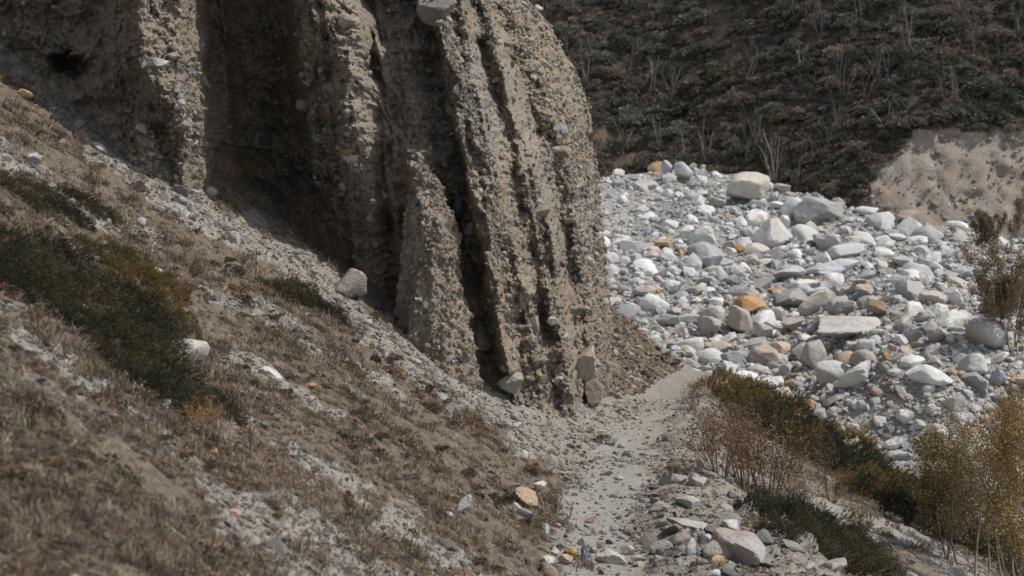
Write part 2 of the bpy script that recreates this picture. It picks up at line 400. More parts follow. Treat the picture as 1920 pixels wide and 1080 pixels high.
# groove (+) and ridge (-) depth in metres along q, growing above the foot
GROOVE = [(-340, 0), (-150, -.4), (0, .5), (95, .9), (150, .9), (215, .2), (245, -.5), (330, -.5), (360, -.6), (384, -.2), (402, 1.3), (450, 1.6), (520, 1.1), (570, .1), (600, -.75), (640, -.65), (690, -.2), (735, .3), (758, 1.3), (800, 2.4), (860, 2.6), (905, 2.3), (925, 1.5), (945, .1), (972, -.9), (1010, -.35), (1024, .05), (1036, .75), (1048, .45), (1056, -.3), (1070, -.25), (1084, .2), (1096, .5), (1112, -.15), (1135, -.2), (1150, .15)]
def build_cliff():
    qs = np.concatenate([np.arange(-340, 0, 3.0), np.arange(0, 1150, 1.0), [1150]])
    top = -500
    fpy = np.interp(qs, [f[0] for f in FOOT], [f[1] for f in FOOT])
    fa = hit(near_s, qs, fpy, 20, 62)
    Yf = fa[1].copy(); bad = np.isnan(Yf)
    Yf[bad] = np.interp(qs[bad], qs[~bad], Yf[~bad])
    k = np.ones(9) / 9; Yf = np.convolve(np.pad(Yf, 4, mode='edge'), k, 'valid')
    print('foot depth', dict(zip(qs[::120].astype(int), Yf[::120].round(1))))
    nv = 1150
    t = np.linspace(0, 1, nv)[:, None]
    PY = (fpy + 70)[None] * (1 - t) + top * t
    PX = np.zeros_like(PY); cp = np.array([r[0] for r in RIDGES])
    CP = np.zeros((nv, len(qs), 2))
    # each control ridge gives px at this py; interpolate between the two neighbouring ones
    vals = []
    for qv, pl in RIDGES:
        pl = sorted(pl); vals.append(np.interp(PY, [p[0] for p in pl], [p[1] for p in pl]))
    vals = np.stack(vals)
    idx = np.clip(np.searchsorted(cp, qs, side='right') - 1, 0, len(cp) - 2)
    fr = (qs - cp[idx]) / (cp[idx + 1] - cp[idx])
    cols = np.arange(len(qs))
    PX = vals[idx, :, cols].T * (1 - fr) + vals[idx + 1, :, cols].T * fr
    hgt = np.clip((fpy[None] - PY), 0, None) / F * 34
    gro = np.interp(qs, [g[0] for g in GROOVE], [g[1] for g in GROOVE])
    k = np.ones(7) / 7; gro = np.convolve(np.pad(gro, 3, mode='edge'), k, 'valid')
    qn = qs[None] + 0 * PY
    grow = .25 + .75 * sst(hgt / 3.0)
    grow = grow * (.85 + .35 * vn(qn / 90, hgt * .35, 0, 61))
    warp = 22 * vn(hgt * .40, qn / 70, 0, 62) + 11 * vn(hgt * 1.5, qn / 30, 2, 64) + 4 * vn(hgt * 4, qn / 12, 4, 66)
    warp = warp * sst(hgt / 1.5) * sst((1150 - qn) / 60)
    gro2 = np.interp(qn + warp, qs, gro)
    gd = np.interp(qs, [390, 402, 450, 520, 560, 740, 760, 915, 940, 1020, 1150], [.5, .55, .45, .45, .6, .7, .95, .85, .7, .5, .45])
    Yd = Yf[None] + .13 * hgt + gro2 * grow * gd[None]
    # buttress, pillar and recess bulge out above the foot, added to catch light
    bl = np.interp(qn + warp, [540, 590, 640, 700, 735, 756], [0, 1, 1, .8, .45, 0])
    Yd = Yd - 2.3 * bl * sst(hgt / 4.5)
    Yd = Yd - .7 * np.interp(qn + warp, [230, 270, 350, 384, 395], [0, .8, 1, .7, 0]) * sst(hgt / 2)
    Yd = Yd - 2.6 * np.interp(qn + warp, [404, 450, 540, 580], [0, .9, 1, .2]) * sst(hgt / 5)
    # round the right-hand end away from the camera, more so higher up
    e = np.clip((qn - 1085) / 65, 0, 1); Yd = Yd + (1.0 + .25 * hgt) * e ** 2 * 1.1
    upr = sst((hgt - 5) / 5); e2 = np.clip((qn - 930) / 220, 0, 1); Yd = Yd + upr * 2.6 * e2 ** 1.6
    # secondary rills, vertical grain
    PX = PX + (4.5 * vn(hgt * 2.2, qn / 26, 1, 68) + 2.8 * vn(hgt * 5.5, qn / 11, 1, 69) + 1.6 * vn(hgt * 13, qn / 6, 1, 70)) * np.clip(hgt / .4, 0, 1)
    A, S = ray(PX, PY); X = A * Yd; Z = 5 + S * Yd
    rill = vn(X * 1.7 + .35 * Z, Z * .10, 0, 63); rill2 = vn(X * 4.2 + .8 * Z, Z * .28, 0, 65)
    dy = .38 * (np.abs(rill) * 2 - .8) + .16 * rill2
    dy = dy + .32 * fbm(X * 1.5, Z * 1.1, 3.0, 4, 67, .6) + .10 * fbm(X * 6, Z * 6, 1, 3, 71, .7)
    lump = vn(X * 2.6, Z * 2.6, 4, 75); dy = dy - .16 * sst((lump - .2) / .4); lump = vn(X * 1.1 + 9, Z * 1.6, 4, 76); dy = dy - .28 * sst((lump - .35) / .25)
    ledge = vn(X * .9, Z * 5.5, 0, 77); dy = dy - .07 * sst((ledge - .2) / .3)
    # cave in the recess at the far left
    wx, wy = PX + 14 * vn(PX / 16, PY / 16, 0, 78) + 6 * vn(PX / 6, PY / 6, 0, 79), PY + 12 * vn(PX / 16, PY / 16, 7, 78) + 5 * vn(PX / 6, PY / 6, 4, 79)
    cv = sst(1.6 - 1.6 * np.hypot((wx - 128) / 44, (wy - 118) / 27 * np.where(wy < 118, 1.25, .8))); dy = dy + 1.3 * cv
    cv = np.exp(-(((PX - 165) / 16) ** 2 + ((PY - 195) / 14) ** 2)); dy = dy + .5 * cv
    Yd = Yd + dy * (.35 + .65 * sst(hgt / .6))
    X = A * Yd; Z = 5 + S * Yd
    # flank running back into the hill on the right, and a cap on top
    nf = 90; bk = (np.linspace(0, 1, nf + 1)[1:] ** 1.4 * 26)
    ex = X[:, -1:] ; ey = Yd[:, -1:]; ez = Z[:, -1:]
    FX = ex + .02 * bk[None] - .15 * (bk[None] > .3) * 0 - .010 * bk[None] ** 1.2 * np.clip(ez, 0, 9)
    FY = ey + bk[None]; FZ = ez + 0 * bk[None]
    FX = FX + sst(bk / .8)[None] * (.35 * (np.abs(vn(FY * 1.2, FZ * .12, 0, 81)) * 2 - .8) + .16 * fbm(FY * 1.5, FZ * 1.5, 0, 4, 83) - .35)
    X = np.concatenate([X, FX], 1); Yd = np.concatenate([Yd, FY], 1); Z = np.concatenate([Z, FZ], 1)
    gm = sst((X - (-7)) / 9) * sst((Z - 1.5) / 6) * sst((vn(X * .8 + .25 * Z, Z * .25, 0, 85) + .25) / .7)
    gm = np.maximum(gm, .35 * sst((vn(X * .5, Z * .3, 2, 87) - .1) / .5))
    # cap: rows running back from the top edge
    bc = np.array([.8, 2.5, 6, 14, 30])
    CX = X[-1][None] + 0 * bc[:, None]; CY = Yd[-1][None] + bc[:, None]; CZ = Z[-1][None] + np.array([.5, 1.1, 1.8, 2.5, 1.5])[:, None]
    n_u = X.shape[1]
    V = np.stack([np.concatenate([X, CX]), np.concatenate([Yd, CY]), np.concatenate([Z, CZ])], -1)
    g = np.concatenate([gm, 0 * CX]); A_ = np.stack([g, g, g], -1).reshape(-1, 3)
    me = mesh_np('cliff', V.reshape(-1, 3), grid_faces(n_u, V.shape[0]), True, {'mask': A_}, [M_cliff])
    o = obj('cliff', me, label='tall fluted cliff of brown stony moraine earth rising above the grassy slope', cat='cliff')
    # normals for stone placement
    du = np.gradient(V[:nv], axis=1); dv = np.gradient(V[:nv], axis=0)
    nn = np.cross(du, dv); nn /= np.maximum(np.linalg.norm(nn, axis=-1, keepdims=True), 1e-9)
    flip = nn[..., 1] > 0
    if (nn[..., 1][:, :800] > 0).mean() > .5: nn = -nn
    return o, V[:nv, :len(qs)], nn[:, :len(qs)], qs
CLIFF, CV, CN, CQ = build_cliff()
def build_spire():
    # free-standing earth pillar leaning against the wall: apex (785,310), foot (755..900, 700)
    rows = [(300, 782, 2, 4), (312, 768, 800, 0), (335, 765, 818, 0), (365, 766, 828, 0), (400, 762, 838, 0), (450, 760, 850, 0), (500, 757, 858, 0), (560, 754, 866, 0), (620, 754, 878, 0), (700, 756, 894, 0), (780, 758, 905, 0)]
    nv, nu = 420, 300
    py = np.linspace(304, 780, nv)[:, None]
    L = np.interp(py, [304] + [r[0] for r in rows[1:]], [781] + [r[1] for r in rows[1:]])
    Rr = np.interp(py, [304] + [r[0] for r in rows[1:]], [785] + [r[2] for r in rows[1:]])
    i = np.argmin(np.abs(CQ - 870)); yf = CV[60, i, 1]
    Yc = float(hit(near_s, [835], [692], 20, 62, 300)[1][0]) + .5; print('spire depth', Yc)
    Yc = Yc + .0 * py
    Yc = Yc + .0011 * (700 - py)
    A1, S = ray(L, py); A2, _ = ray(Rr, py)
    cx = (A1 + A2) / 2 * Yc; rx = (A2 - A1) / 2 * Yc; Z = 5 + S * Yc
    th = np.linspace(0, 2 * np.pi, nu, endpoint=False)[None]
    dirx, diry = np.cos(th), np.sin(th)
    # arete towards the camera right, so the right flank faces the sun
    rr = 1 + .10 * np.cos(2 * (th - 5.2)) 
    X = cx + rx * rr * dirx; Y = Yc + .25 + 1.15 * rx * rr * diry; ZZ = Z + 0 * th
    n = .16 * fbm(X * 2, Y * 2, ZZ * .7, 3, 91) + .09 * fbm(X * 6, Y * 6, ZZ * 4, 3, 95, .6) + .10 * (np.abs(vn(X * 3, Y * 3, ZZ * .4, 97)) - .4)
    k = sst((py - 304) / 60)
    X = X + dirx * n * k; Y = Y + diry * n * k; ZZ = ZZ + .04 * fbm(X * 3, Y * 3, 0, 2, 99) * k
    V = np.stack([X, Y, ZZ], -1).reshape(-1, 3)
    idx = np.arange(nu * nv).reshape(nv, nu); nx = np.roll(idx, -1, 1)
    Fc = np.stack([idx[:-1], idx[1:], nx[1:], nx[:-1]], -1).reshape(-1, 4)
    me = mesh_np('spire', V, Fc, True, {'mask': np.full((len(V), 3), .12)}, [M_cliff])
    obj('spire', me, parent=CLIFF, label='pointed earth pillar standing against the cliff foot')
    G = V.reshape(nv, nu, 3)
    du = np.roll(G, -1, 1) - np.roll(G, 1, 1); dv = np.gradient(G, axis=0)
    nn = np.cross(dv, du); nn /= np.maximum(np.linalg.norm(nn, axis=-1, keepdims=True), 1e-9)
    c = np.stack([cx + 0 * th, Yc + 0 * th, ZZ * 0 + Z], -1)
    s = np.sign((nn * (G - c)).sum(-1, keepdims=True)).mean()
    return G, nn * (1 if s > 0 else -1)
SV, SN = build_spire()

# ---------------------------------------------------------------- rocks
def ico(sub):
    bm = bmesh.new(); bmesh.ops.create_icosphere(bm, subdivisions=sub, radius=1)
    V = np.array([v.co[:] for v in bm.verts]); Fc = np.array([[v.index for v in f.verts] for f in bm.faces]); bm.free()
    return V, Fc
ICO = {k: ico(k) for k in (1, 2, 3, 4)}
def rock_mesh(name, seed, sub=3, dims=(1, .85, .7), angular=.6, mats=(), smooth=True):
    r = np.random.RandomState(seed); D, Fc = ICO[sub]
    K = r.randint(9, 15) if angular < .9 else 7; n = r.normal(size=(K, 3)); n /= np.linalg.norm(n, axis=1, keepdims=True)
    h = r.uniform(.58, 1.0, K); p = 8 + 60 * angular ** 2
    dn = np.maximum(D @ n.T, 1e-3) / h[None]
    rad = ((dn ** p).sum(1) + (.85 if angular < .5 else .72) ** p) ** (-1 / p)
    rad = rad * (1 + .05 * fbm(D[:, 0] * 1.7 + seed, D[:, 1] * 1.7, D[:, 2] * 1.7, 2, seed % 997) + .02 * fbm(D[:, 0] * 5 + seed, D[:, 1] * 5, D[:, 2] * 5, 2, seed % 991))
    V = D * rad[:, None]; V = V / np.abs(V).max(0)[None] * np.array(dims)[None]
    # a few sheared corners keep stones from reading as balls
    me = mesh_np(name, V, Fc, smooth, None, mats)
    if smooth and angular >= .5: me.set_sharp_from_angle(angle=math.radians(24))
    return me
def b_rock(src, sc=1.0, stain=True):
    def f(t, b):
        q = N(t); oi = q.n('ShaderNodeObjectInfo')
        base = oi.outputs['Color'] if src == 'object' else q.attr('tint', 'INSTANCER')
        tc = q.n('ShaderNodeTexCoord').outputs['Object']
        add = q.n('ShaderNodeVectorMath', operation='ADD'); rv = q.n('ShaderNodeCombineXYZ')
        for i in range(3): q.l(q.math('MULTIPLY', oi.outputs['Random'], 37.0 + 11 * i), rv.inputs[i])
        q.l(tc, add.inputs[0]); q.l(rv.outputs[0], add.inputs[1]); P = add.outputs[0]
        n1 = q.noise(P, 1.6 * sc, 5, .65); n2 = q.noise(P, 9 * sc, 4, .7); n3 = q.noise(P, 28 * sc, 2, .6)
        c = q.mix(q.ramp(n1, [(.35, 0), (.7, .55)]), base, q.mix(1.0, base, (.62, .60, .57), 'MULTIPLY'))
        c = q.mix(q.ramp(n2, [(.30, .45), (.5, 0)]), c, q.mix(1.0, c, (.5, .48, .46), 'MULTIPLY'))
        c = q.mix(q.ramp(n3, [(.6, 0), (.75, .3)]), c, (.70, .69, .67))
        if stain:
            m = q.math('MULTIPLY', q.ramp(q.noise(P, .8 * sc, 3), [(.56, 0), (.66, .65)]), q.ramp(oi.outputs['Random'], [(.7, 0), (.75, 1)]))
            c = q.mix(m, c, (.40, .27, .155))
        q.l(c, b.inputs['Base Color']); b.inputs['Roughness'].default_value = .85
        q.bump(q.math('ADD', n1, q.math('MULTIPLY', n2, .45)), b, .12)
    return f
M_rock = mat('weathered_stone', b_rock('object')); M_rocki = mat('loose_stone', b_rock('inst', 1, True))
M_rockc = mat('cliff_stone', b_rock('object', 1, False)); M_rockci = mat('cliff_pebble', b_rock('inst', 1, False))

# unrendered library collection for stuff scatters
def lib(name, meshes):
    c = bpy.data.collections.new(name)
    for i, me in enumerate(meshes):
        o = bpy.data.objects.new('%s_source_%02d' % (name, i), me); c.objects.link(o)
    return c
def scatter(name, coll, n_src, P, rot, scl, tint, label=None, kind='stuff', idx=None):
    P = np.asarray(P, np.float32); n = len(P)
    me = bpy.data.meshes.new(name); me.vertices.add(n); me.vertices.foreach_set('co', P.ravel())
    a = me.attributes.new('rot', 'FLOAT_VECTOR', 'POINT'); a.data.foreach_set('vector', np.asarray(rot, np.float32).ravel())
    a = me.attributes.new('scl', 'FLOAT_VECTOR', 'POINT'); a.data.foreach_set('vector', np.asarray(scl, np.float32).ravel())
    a = me.attributes.new('idx', 'INT', 'POINT'); a.data.foreach_set('value', (R.randint(0, n_src, n) if idx is None else idx).astype(np.int32))
    c = np.ones((n, 4), np.float32); c[:, :3] = tint
    a = me.attributes.new('tint', 'FLOAT_COLOR', 'POINT'); a.data.foreach_set('color', c.ravel())
    o = obj(name, me, kind=kind, label=label)
    g = bpy.data.node_groups.new(name + '_scatter', 'GeometryNodeTree')
    g.interface.new_socket('Geometry', in_out='INPUT', socket_type='NodeSocketGeometry')
    g.interface.new_socket('Geometry', in_out='OUTPUT', socket_type='NodeSocketGeometry')
    gi = g.nodes.new('NodeGroupInput'); go = g.nodes.new('NodeGroupOutput')
    ip = g.nodes.new('GeometryNodeInstanceOnPoints'); ci = g.nodes.new('GeometryNodeCollectionInfo')
    ci.inputs['Collection'].default_value = coll; ci.inputs['Separate Children'].default_value = True; ci.inputs['Reset Children'].default_value = True
    def na(nm, typ):
        x = g.nodes.new('GeometryNodeInputNamedAttribute'); x.data_type = typ; x.inputs['Name'].default_value = nm; return x.outputs['Attribute']
    L = g.links.new
    L(gi.outputs[0], ip.inputs['Points']); L(ci.outputs[0], ip.inputs['Instance']); ip.inputs['Pick Instance'].default_value = True
    L(na('idx', 'INT'), ip.inputs['Instance Index']); L(na('scl', 'FLOAT_VECTOR'), ip.inputs['Scale'])
    er = g.nodes.new('FunctionNodeEulerToRotation'); L(na('rot', 'FLOAT_VECTOR'), er.inputs[0]); L(er.outputs[0], ip.inputs['Rotation'])
    L(ip.outputs[0], go.inputs[0])
    m = o.modifiers.new('scatter', 'NODES'); m.node_group = g
    return o
def rnd_rot(n, tilt=.5):
    return np.stack([R.normal(0, tilt, n), R.normal(0, tilt, n), R.uniform(0, 6.283, n)], -1)
def pal(n, cols, wts, var=.12, seed=None):
    r = R if seed is None else np.random.RandomState(seed)
    cols = np.array(cols); i = r.choice(len(cols), n, p=np.array(wts) / sum(wts))
    return np.clip(cols[i] * (1 + r.normal(0, var, (n, 1))), .03, .75), i

PEB = lib('pebble', [rock_mesh('pebble_source', 900 + i, 2, (1, R.uniform(.7, .95), R.uniform(.45, .8)), .75, [M_rocki], i % 3 == 0) for i in range(12)])
CPEB = lib('cobble', [rock_mesh('cobble_source', 930 + i, 2, (1, R.uniform(.7, .95), R.uniform(.5, .85)), .55, [M_rockci], i % 2 == 0) for i in range(12)])
ROCKS = [rock_mesh('stone_shape', 50 + i, 3, (1, R.uniform(.72, .98), R.uniform(.55, .85)), (.35, .6, .75, .85, .8)[i % 5], [M_rock], True) for i in range(20)]
CROCKS = [rock_mesh('cobble_shape', 80 + i, 3, (1, R.uniform(.7, .95), R.uniform(.55, .85)), R.uniform(.3, .8), [M_rockc], True) for i in range(10)]
GREY = [(.54, .53, .51), (.67, .66, .64), (.42, .41, .40), (.56, .51, .455), (.51, .42, .34), (.30, .305, .31), (.76, .75, .73), (.42, .27, .16)]
GNAME = ['pale grey', 'whitish grey', 'mid grey', 'buff grey', 'tan', 'slate grey', 'white', 'rusty orange']

# -------- labels that single each thing out by its nearest landmark
ORD = ['nearest', 'second', 'third', 'fourth', 'fifth', 'sixth', 'seventh', 'eighth', 'ninth', 'tenth', 'eleventh', 'twelfth', 'thirteenth', 'fourteenth', 'fifteenth', 'sixteenth', 'seventeenth', 'eighteenth', 'nineteenth', 'twentieth']
def relabel(objs, descs, kind, marks):
    """objs with x,y,z; descs e.g. 'small pale grey'; marks: [(phrase, px, py)] -> '<desc> <kind>, second out to the left of the orange boulder'"""
    bpy_loc = np.array([o.location[:] for o in objs]); px, py, _ = proj(bpy_loc[:, 0], bpy_loc[:, 1], bpy_loc[:, 2])
    mx = np.array([m[1] for m in marks]); my = np.array([m[2] for m in marks])
    bins = {}
    for i in range(len(objs)):
        d = np.hypot(mx - px[i], my - py[i]); d[d < 6] = 1e9; j = int(d.argmin())
        dx, dy = px[i] - mx[j], py[i] - my[j]
        side = ('to the right of' if dx > 0 else 'to the left of') if abs(dx) > abs(dy) else ('below' if dy > 0 else 'above')
        bins.setdefault((descs[i], j, side), []).append((d[j], i))
    for (ds, j, side), L in bins.items():
        L.sort()
        for k, (_, i) in enumerate(L):
            od = '' if len(L) == 1 else (' nearest' if k == 0 else ', %s out' % ORD[min(k, 19)])
            objs[i]['label'] = '%s %s%s %s %s' % (ds, kind, od, side, marks[j][0])

# -------- river boulders: the ones the photograph shows clearly, then the rest by size
RIVER_HERO = [  # px, py of the foot, width px, height px, colour, mesh seed, angular, label, short name
    (1543, 432, 112, 74, (.36, .345, .33), 3, .98, 'big angular grey boulder with a flat shaded face on the debris crest', 'the big angular boulder', 0.5),
    (1404, 390, 88, 64, (.50, .47, .41), 5, .6, 'large cream rounded boulder with an orange edge near the debris crest', 'the large cream boulder', 0),
    (1254, 343, 36, 42, (.42, .43, .44), 8, .5, 'upright grey boulder on the crest leaning on a whiter one', 'the upright crest boulder', 1),
    (1283, 342, 50, 36, (.54, .54, .52), 11, .7, 'white wedge boulder on the crest beside the upright grey one', 'the white wedge boulder', 2),
    (1348, 394, 38, 24, (.34, .32, .29), 14, .4, 'dull brown grey oval boulder lying left of the large cream boulder', 'the dull oval boulder', 0),
    (1422, 392, 38, 20, (.50, .50, .48), 17, .2, 'small smooth white boulder leaning against the foot of the large cream boulder', 'the smooth white boulder', 0),
    (1473, 366, 44, 24, (.45, .40, .36), 19, .8, 'pinkish rough boulder on the crest between cream and angular boulders', 'the pinkish crest boulder', 0),
    (1452, 468, 92, 58, (.52, .50, .48), 23, .8, 'large pale fractured boulder with a rusty orange patch', 'the fractured pale boulder', 2),
    (1626, 406, 56, 28, (.58, .58, .57), 27, .3, 'long white smooth boulder right of the angular grey boulder', 'the long white boulder', 0),
    (1712, 436, 56, 40, (.42, .34, .31), 29, .95, 'reddish striped blocky boulder under the bare earth bank', 'the striped block', 0),
    (1406, 592, 76, 38, (.46, .27, .14), 31, .8, 'bright orange boulder resting on top of a tan one', 'the orange boulder', 1),
    (1393, 632, 56, 56, (.45, .39, .32), 33, .5, 'rounded tan boulder under the bright orange one', 'the tan boulder', 0),
    (1328, 640, 62, 46, (.42, .40, .37), 35, .8, 'grey faceted boulder left of the tan and orange pair', 'the faceted boulder', 0),
    (1525, 700, 60, 64, (.44, .41, .38), 37, .45, 'big egg shaped buff boulder standing on the lower debris', 'the egg shaped boulder', 0),
    (1630, 672, 44, 42, (.52, .53, .53), 39, .4, 'round whitish boulder right of the egg shaped buff boulder', 'the round whitish boulder', 0),
    (1664, 688, 28, 28, (.44, .26, .15), 41, .8, 'small rusty orange boulder beside the round whitish boulder', 'the small rusty boulder', 0),
    (1600, 640, 160, 46, (.54, .52, .49), 43, .7, 'very long flat pale slab with faint orange staining', 'the long flat slab', 0),
    (1585, 492, 84, 34, (.50, .50, .49), 45, .6, 'broad whitish grey boulder in the middle of the debris', 'the broad whitish boulder', 0),
    (1568, 524, 120, 36, (.48, .50, .52), 47, .7, 'wide flat bluish grey slab in the middle of the debris', 'the bluish slab', 0),
    (1486, 530, 70, 34, (.50, .50, .50), 49, .6, 'pale grey boulder left of the wide bluish slab', 'the slab neighbour', 0),
    (1330, 508, 56, 30, (.45, .46, .46), 51, .6, 'pale boulder with an orange corner in the left debris', 'the orange cornered boulder', 0),
    (1245, 470, 46, 22, (.44, .33, .22), 53, .7, 'orange brown wedge of rock beneath the gravel hollow', 'the brown wedge', .3),
    (1386, 478, 34, 20, (.45, .27, .12), 55, .8, 'small orange brown rock left of the fractured pale boulder', 'the orange brown rock', 0),
    (1300, 560, 40, 26, (.45, .45, .44), 57, .6, 'squat grey boulder halfway up the left debris', 'the squat boulder', 0),
    (1505, 560, 44, 26, (.50, .50, .49), 59, .6, 'pale squat boulder above the middle of the debris field', 'the pale squat boulder', 0),
    (1758, 578, 68, 32, (.52, .49, .45), 61, .7, 'broad cream boulder on the right middle debris', 'the broad cream boulder', 0),
    (1650, 600, 46, 36, (.33, .25, .18), 63, .8, 'dark rusty brown boulder in the right middle debris', 'the rusty brown boulder', 0),
    (1590, 598, 48, 34, (.40, .38, .35), 65, .8, 'grey wedge boulder left of the rusty brown one', 'the grey wedge boulder', 0),
    (1756, 648, 62, 40, (.50, .48, .45), 67, .8, 'blocky pale boulder above the sandy cut', 'the blocky pale boulder', 0),
    (1712, 646, 40, 36, (.45, .45, .44), 68, .7, 'pale grey boulder left of the blocky pale boulder', 'the block neighbour', 0),
    (1828, 710, 58, 46, (.50, .50, .48), 69, .4, 'smooth pale boulder on the brink of the sandy cut', 'the brink boulder', 0),
    (1876, 732, 34, 42, (.42, .46, .49), 71, .6, 'blue grey upright boulder on the right brink', 'the blue grey boulder', 0),
    (1790, 776, 48, 34, (.48, .46, .42), 73, .5, 'cream boulder stuck in the sandy cut face', 'the cut face boulder', .3),
    (1798, 800, 34, 28, (.46, .46, .45), 75, .7, 'cube like pale boulder near the foot of the cut face', 'the cube like boulder', 0),
    (1432, 692, 64, 44, (.42, .37, .33), 77, .8, 'tan streaked boulder with a dark orange lower face', 'the streaked boulder', 0),
    (1352, 668, 62, 30, (.54, .48, .42), 79, .4, 'domed peach white boulder at the left lower debris', 'the domed boulder', 0),
    (1372, 690, 44, 34, (.46, .47, .48), 81, .7, 'bluish white boulder left of the streaked boulder', 'the bluish white boulder', 0),
    (1495, 620, 56, 26, (.47, .43, .38), 83, .6, 'buff loaf shaped boulder right of the tan boulder', 'the loaf boulder', 0),
    (1430, 645, 44, 44, (.50, .50, .50), 85, .8, 'white blocky boulder right of the tan boulder', 'the white block', 0),
    (1482, 728, 24, 18, (.48, .30, .14), 87, .7, 'small orange slab above the juniper bank', 'the small orange slab', 0),
    (1540, 790, 34, 24, (.50, .49, .47), 89, .4, 'smooth pale boulder just above the juniper bank', 'the lowest boulder', 0),
    (1256, 616, 50, 26, (.50, .50, .49), 91, .5, 'pale boulder near the right edge of the cliff', 'the cliff side boulder', 0),
    (1210, 560, 44, 24, (.46, .47, .47), 93, .6, 'grey boulder close to the right edge of the cliff', 'the close grey boulder', 0),
    (1625, 560, 44, 26, (.52, .51, .50), 95, .6, 'whitish boulder in the centre right of the debris', 'the central boulder', 0),
    (1700, 505, 46, 26, (.49, .49, .48), 97, .6, 'pale boulder below the striped block', 'the lower block', 0),
    (1810, 520, 40, 22, (.52, .52, .51), 99, .6, 'whitish boulder near the bare sapling thicket', 'the thicket boulder', 0),
]
BG = 'pale boulders strewn over the river debris'
def hero_place(fn, px, py, Y0, Y1): return hit(fn, [px], [py], Y0, Y1, 230)
RIV_MARKS = []; used = []
for i, (px, py, wp, hp, colr, sd, ang, lab, short, rz) in enumerate(RIVER_HERO):
    for k_ in range(8):
        x, Y, z = [float(v[0]) for v in hero_place(river_h, px, py - hp * .12 + 2 * k_, 50, 165)]
        if np.isfinite(Y): break
    if not np.isfinite(Y): continue
    s = wp / F * Y / 2; hz = hp / F * Y / 2
    me = rock_mesh('boulder', 300 + sd, 4, (1, .85, hz / s if hz < s * 1.3 else 1.2), ang, [M_rock])
    o = obj('boulder', me, label=lab, cat='boulder', group=BG)
    o.scale = (s, s, s); zz = float(me.vertices[0].co.z)
    lift = {'the orange boulder': .0}.get(short, 0)
    o.location = (x, Y + s * .45, z + hz * .86 + lift); o.rotation_euler = (R.normal(0, .06), R.normal(0, .08), rz)
    o.color = (*colr, 1); RIV_MARKS.append((short, px, py - hp / 2)); used.append((x, Y, s))
# candidates for everything else, sampled over the whole visible fan
def river_sample(n, pxr=(1090, 2010), pyr=(300, 1120)):
    px = R.uniform(*pxr, n); py = R.uniform(*pyr, n)
    x, Y, z = hit(river_h, px, py, 40, 160, 400)
    ok = np.isfinite(Y); return x[ok], Y[ok], z[ok], px[ok], py[ok]
def sandy(px, py, x, Y):
    hollow = inpoly(px, py, [(1130, 372), (1290, 372), (1340, 410), (1300, 450), (1190, 452), (1130, 450)])
    cut = inpoly(px, py, [(1530, 770), (1600, 740), (1700, 665), (1760, 690), (1730, 740), (1760, 800), (1800, 850), (1800, 910), (1680, 890), (1560, 820)])
    return hollow, cut
x, Y, z, px, py = river_sample(10500)
hol, cut = sandy(px, py, x, Y)
s = np.clip(R.lognormal(math.log(.32), .50, len(x)), .14, 1.35) * (.75 + .25 * (Y / 100)); s[hol | cut] *= .55
keepers = []; order = np.argsort(-s * F / Y)
G = {}
ux = [(a, b, c) for a, b, c in used]
for i in order:
    gx, gy = int(x[i] // 2), int(Y[i] // 2); bad = False
    for a in (-1, 0, 1):
        for b in (-1, 0, 1):
            for (X2, Y2, S2) in G.get((gx + a, gy + b), ()):
                if (X2 - x[i]) ** 2 + (Y2 - Y[i]) ** 2 < (.80 * (S2 + s[i])) ** 2: bad = True
    if bad: continue
    for (X2, Y2, S2) in ux:
        if (X2 - x[i]) ** 2 + ((Y2 + S2 * .45) - Y[i]) ** 2 < (.75 * (S2 + s[i])) ** 2: bad = True; break
    if bad: continue
    G.setdefault((gx, gy), []).append((x[i], Y[i], s[i])); keepers.append(i)
keepers = np.array(keepers); print('river stones kept', len(keepers))
nb = 300 - len(RIVER_HERO); big = keepers[:nb]; rest = keepers[nb:]
tint, ti = pal(len(big), GREY, [5, 5, 3, 2.2, 1.1, .9, 2, .35]); objs = []; descs = []
for k, i in enumerate(big):
    o = obj('boulder', ROCKS[k % len(ROCKS)], cat='boulder', group=BG)
    ss = s[i]; o.scale = (ss, ss * R.uniform(.8, 1.1), ss * R.uniform(.75, 1.05)); o.rotation_euler = (R.normal(0, .3), R.normal(0, .3), R.uniform(0, 6.28))
    o.location = (x[i], Y[i], z[i] + ss * .08); o.color = (*tint[k], 1); objs.append(o)
    ap = ss * F / Y[i]; descs.append(('large ' if ap > 17 else 'mid-sized ' if ap > 13 else 'small ') + GNAME[ti[k]])
relabel(objs, descs, 'boulder', RIV_MARKS)
tint2, _ = pal(len(rest), GREY, [5, 5, 3, 2.2, 1.1, .9, 2, .35])
x3, Y3, z3, px3, py3 = river_sample(30000)
h3, c3 = sandy(px3, py3, x3, Y3)
dust = sst((vn(x3 * .22, Y3 * .13, 0, 151) - .25) / .3)
keep = ~(c3 & (R.uniform(size=len(x3)) < .8)) & (R.uniform(size=len(x3)) > .75 * dust)
x3, Y3, z3, h3 = x3[keep], Y3[keep], z3[keep], h3[keep]
s3 = R.lognormal(math.log(.115), .45, len(x3)) * (.8 + .25 * Y3 / 100)
tint3, _ = pal(len(x3), GREY, [5, 4, 4, 2.4, 1.1, 1.2, 1.4, .3])
Xa = np.concatenate([x[rest], x3]); Ya = np.concatenate([Y[rest], Y3]); Za = np.concatenate([z[rest] + s[rest] * .2, z3 + s3 * .2]); Sa = np.concatenate([s[rest], s3])
scatter('cobbles', PEB, 12, np.stack([Xa, Ya, Za], -1), rnd_rot(len(Xa), .35), Sa[:, None] * R.uniform(.75, 1.15, (len(Sa), 3)), np.concatenate([tint2, tint3]), 'loose pale cobbles covering the river debris fan')

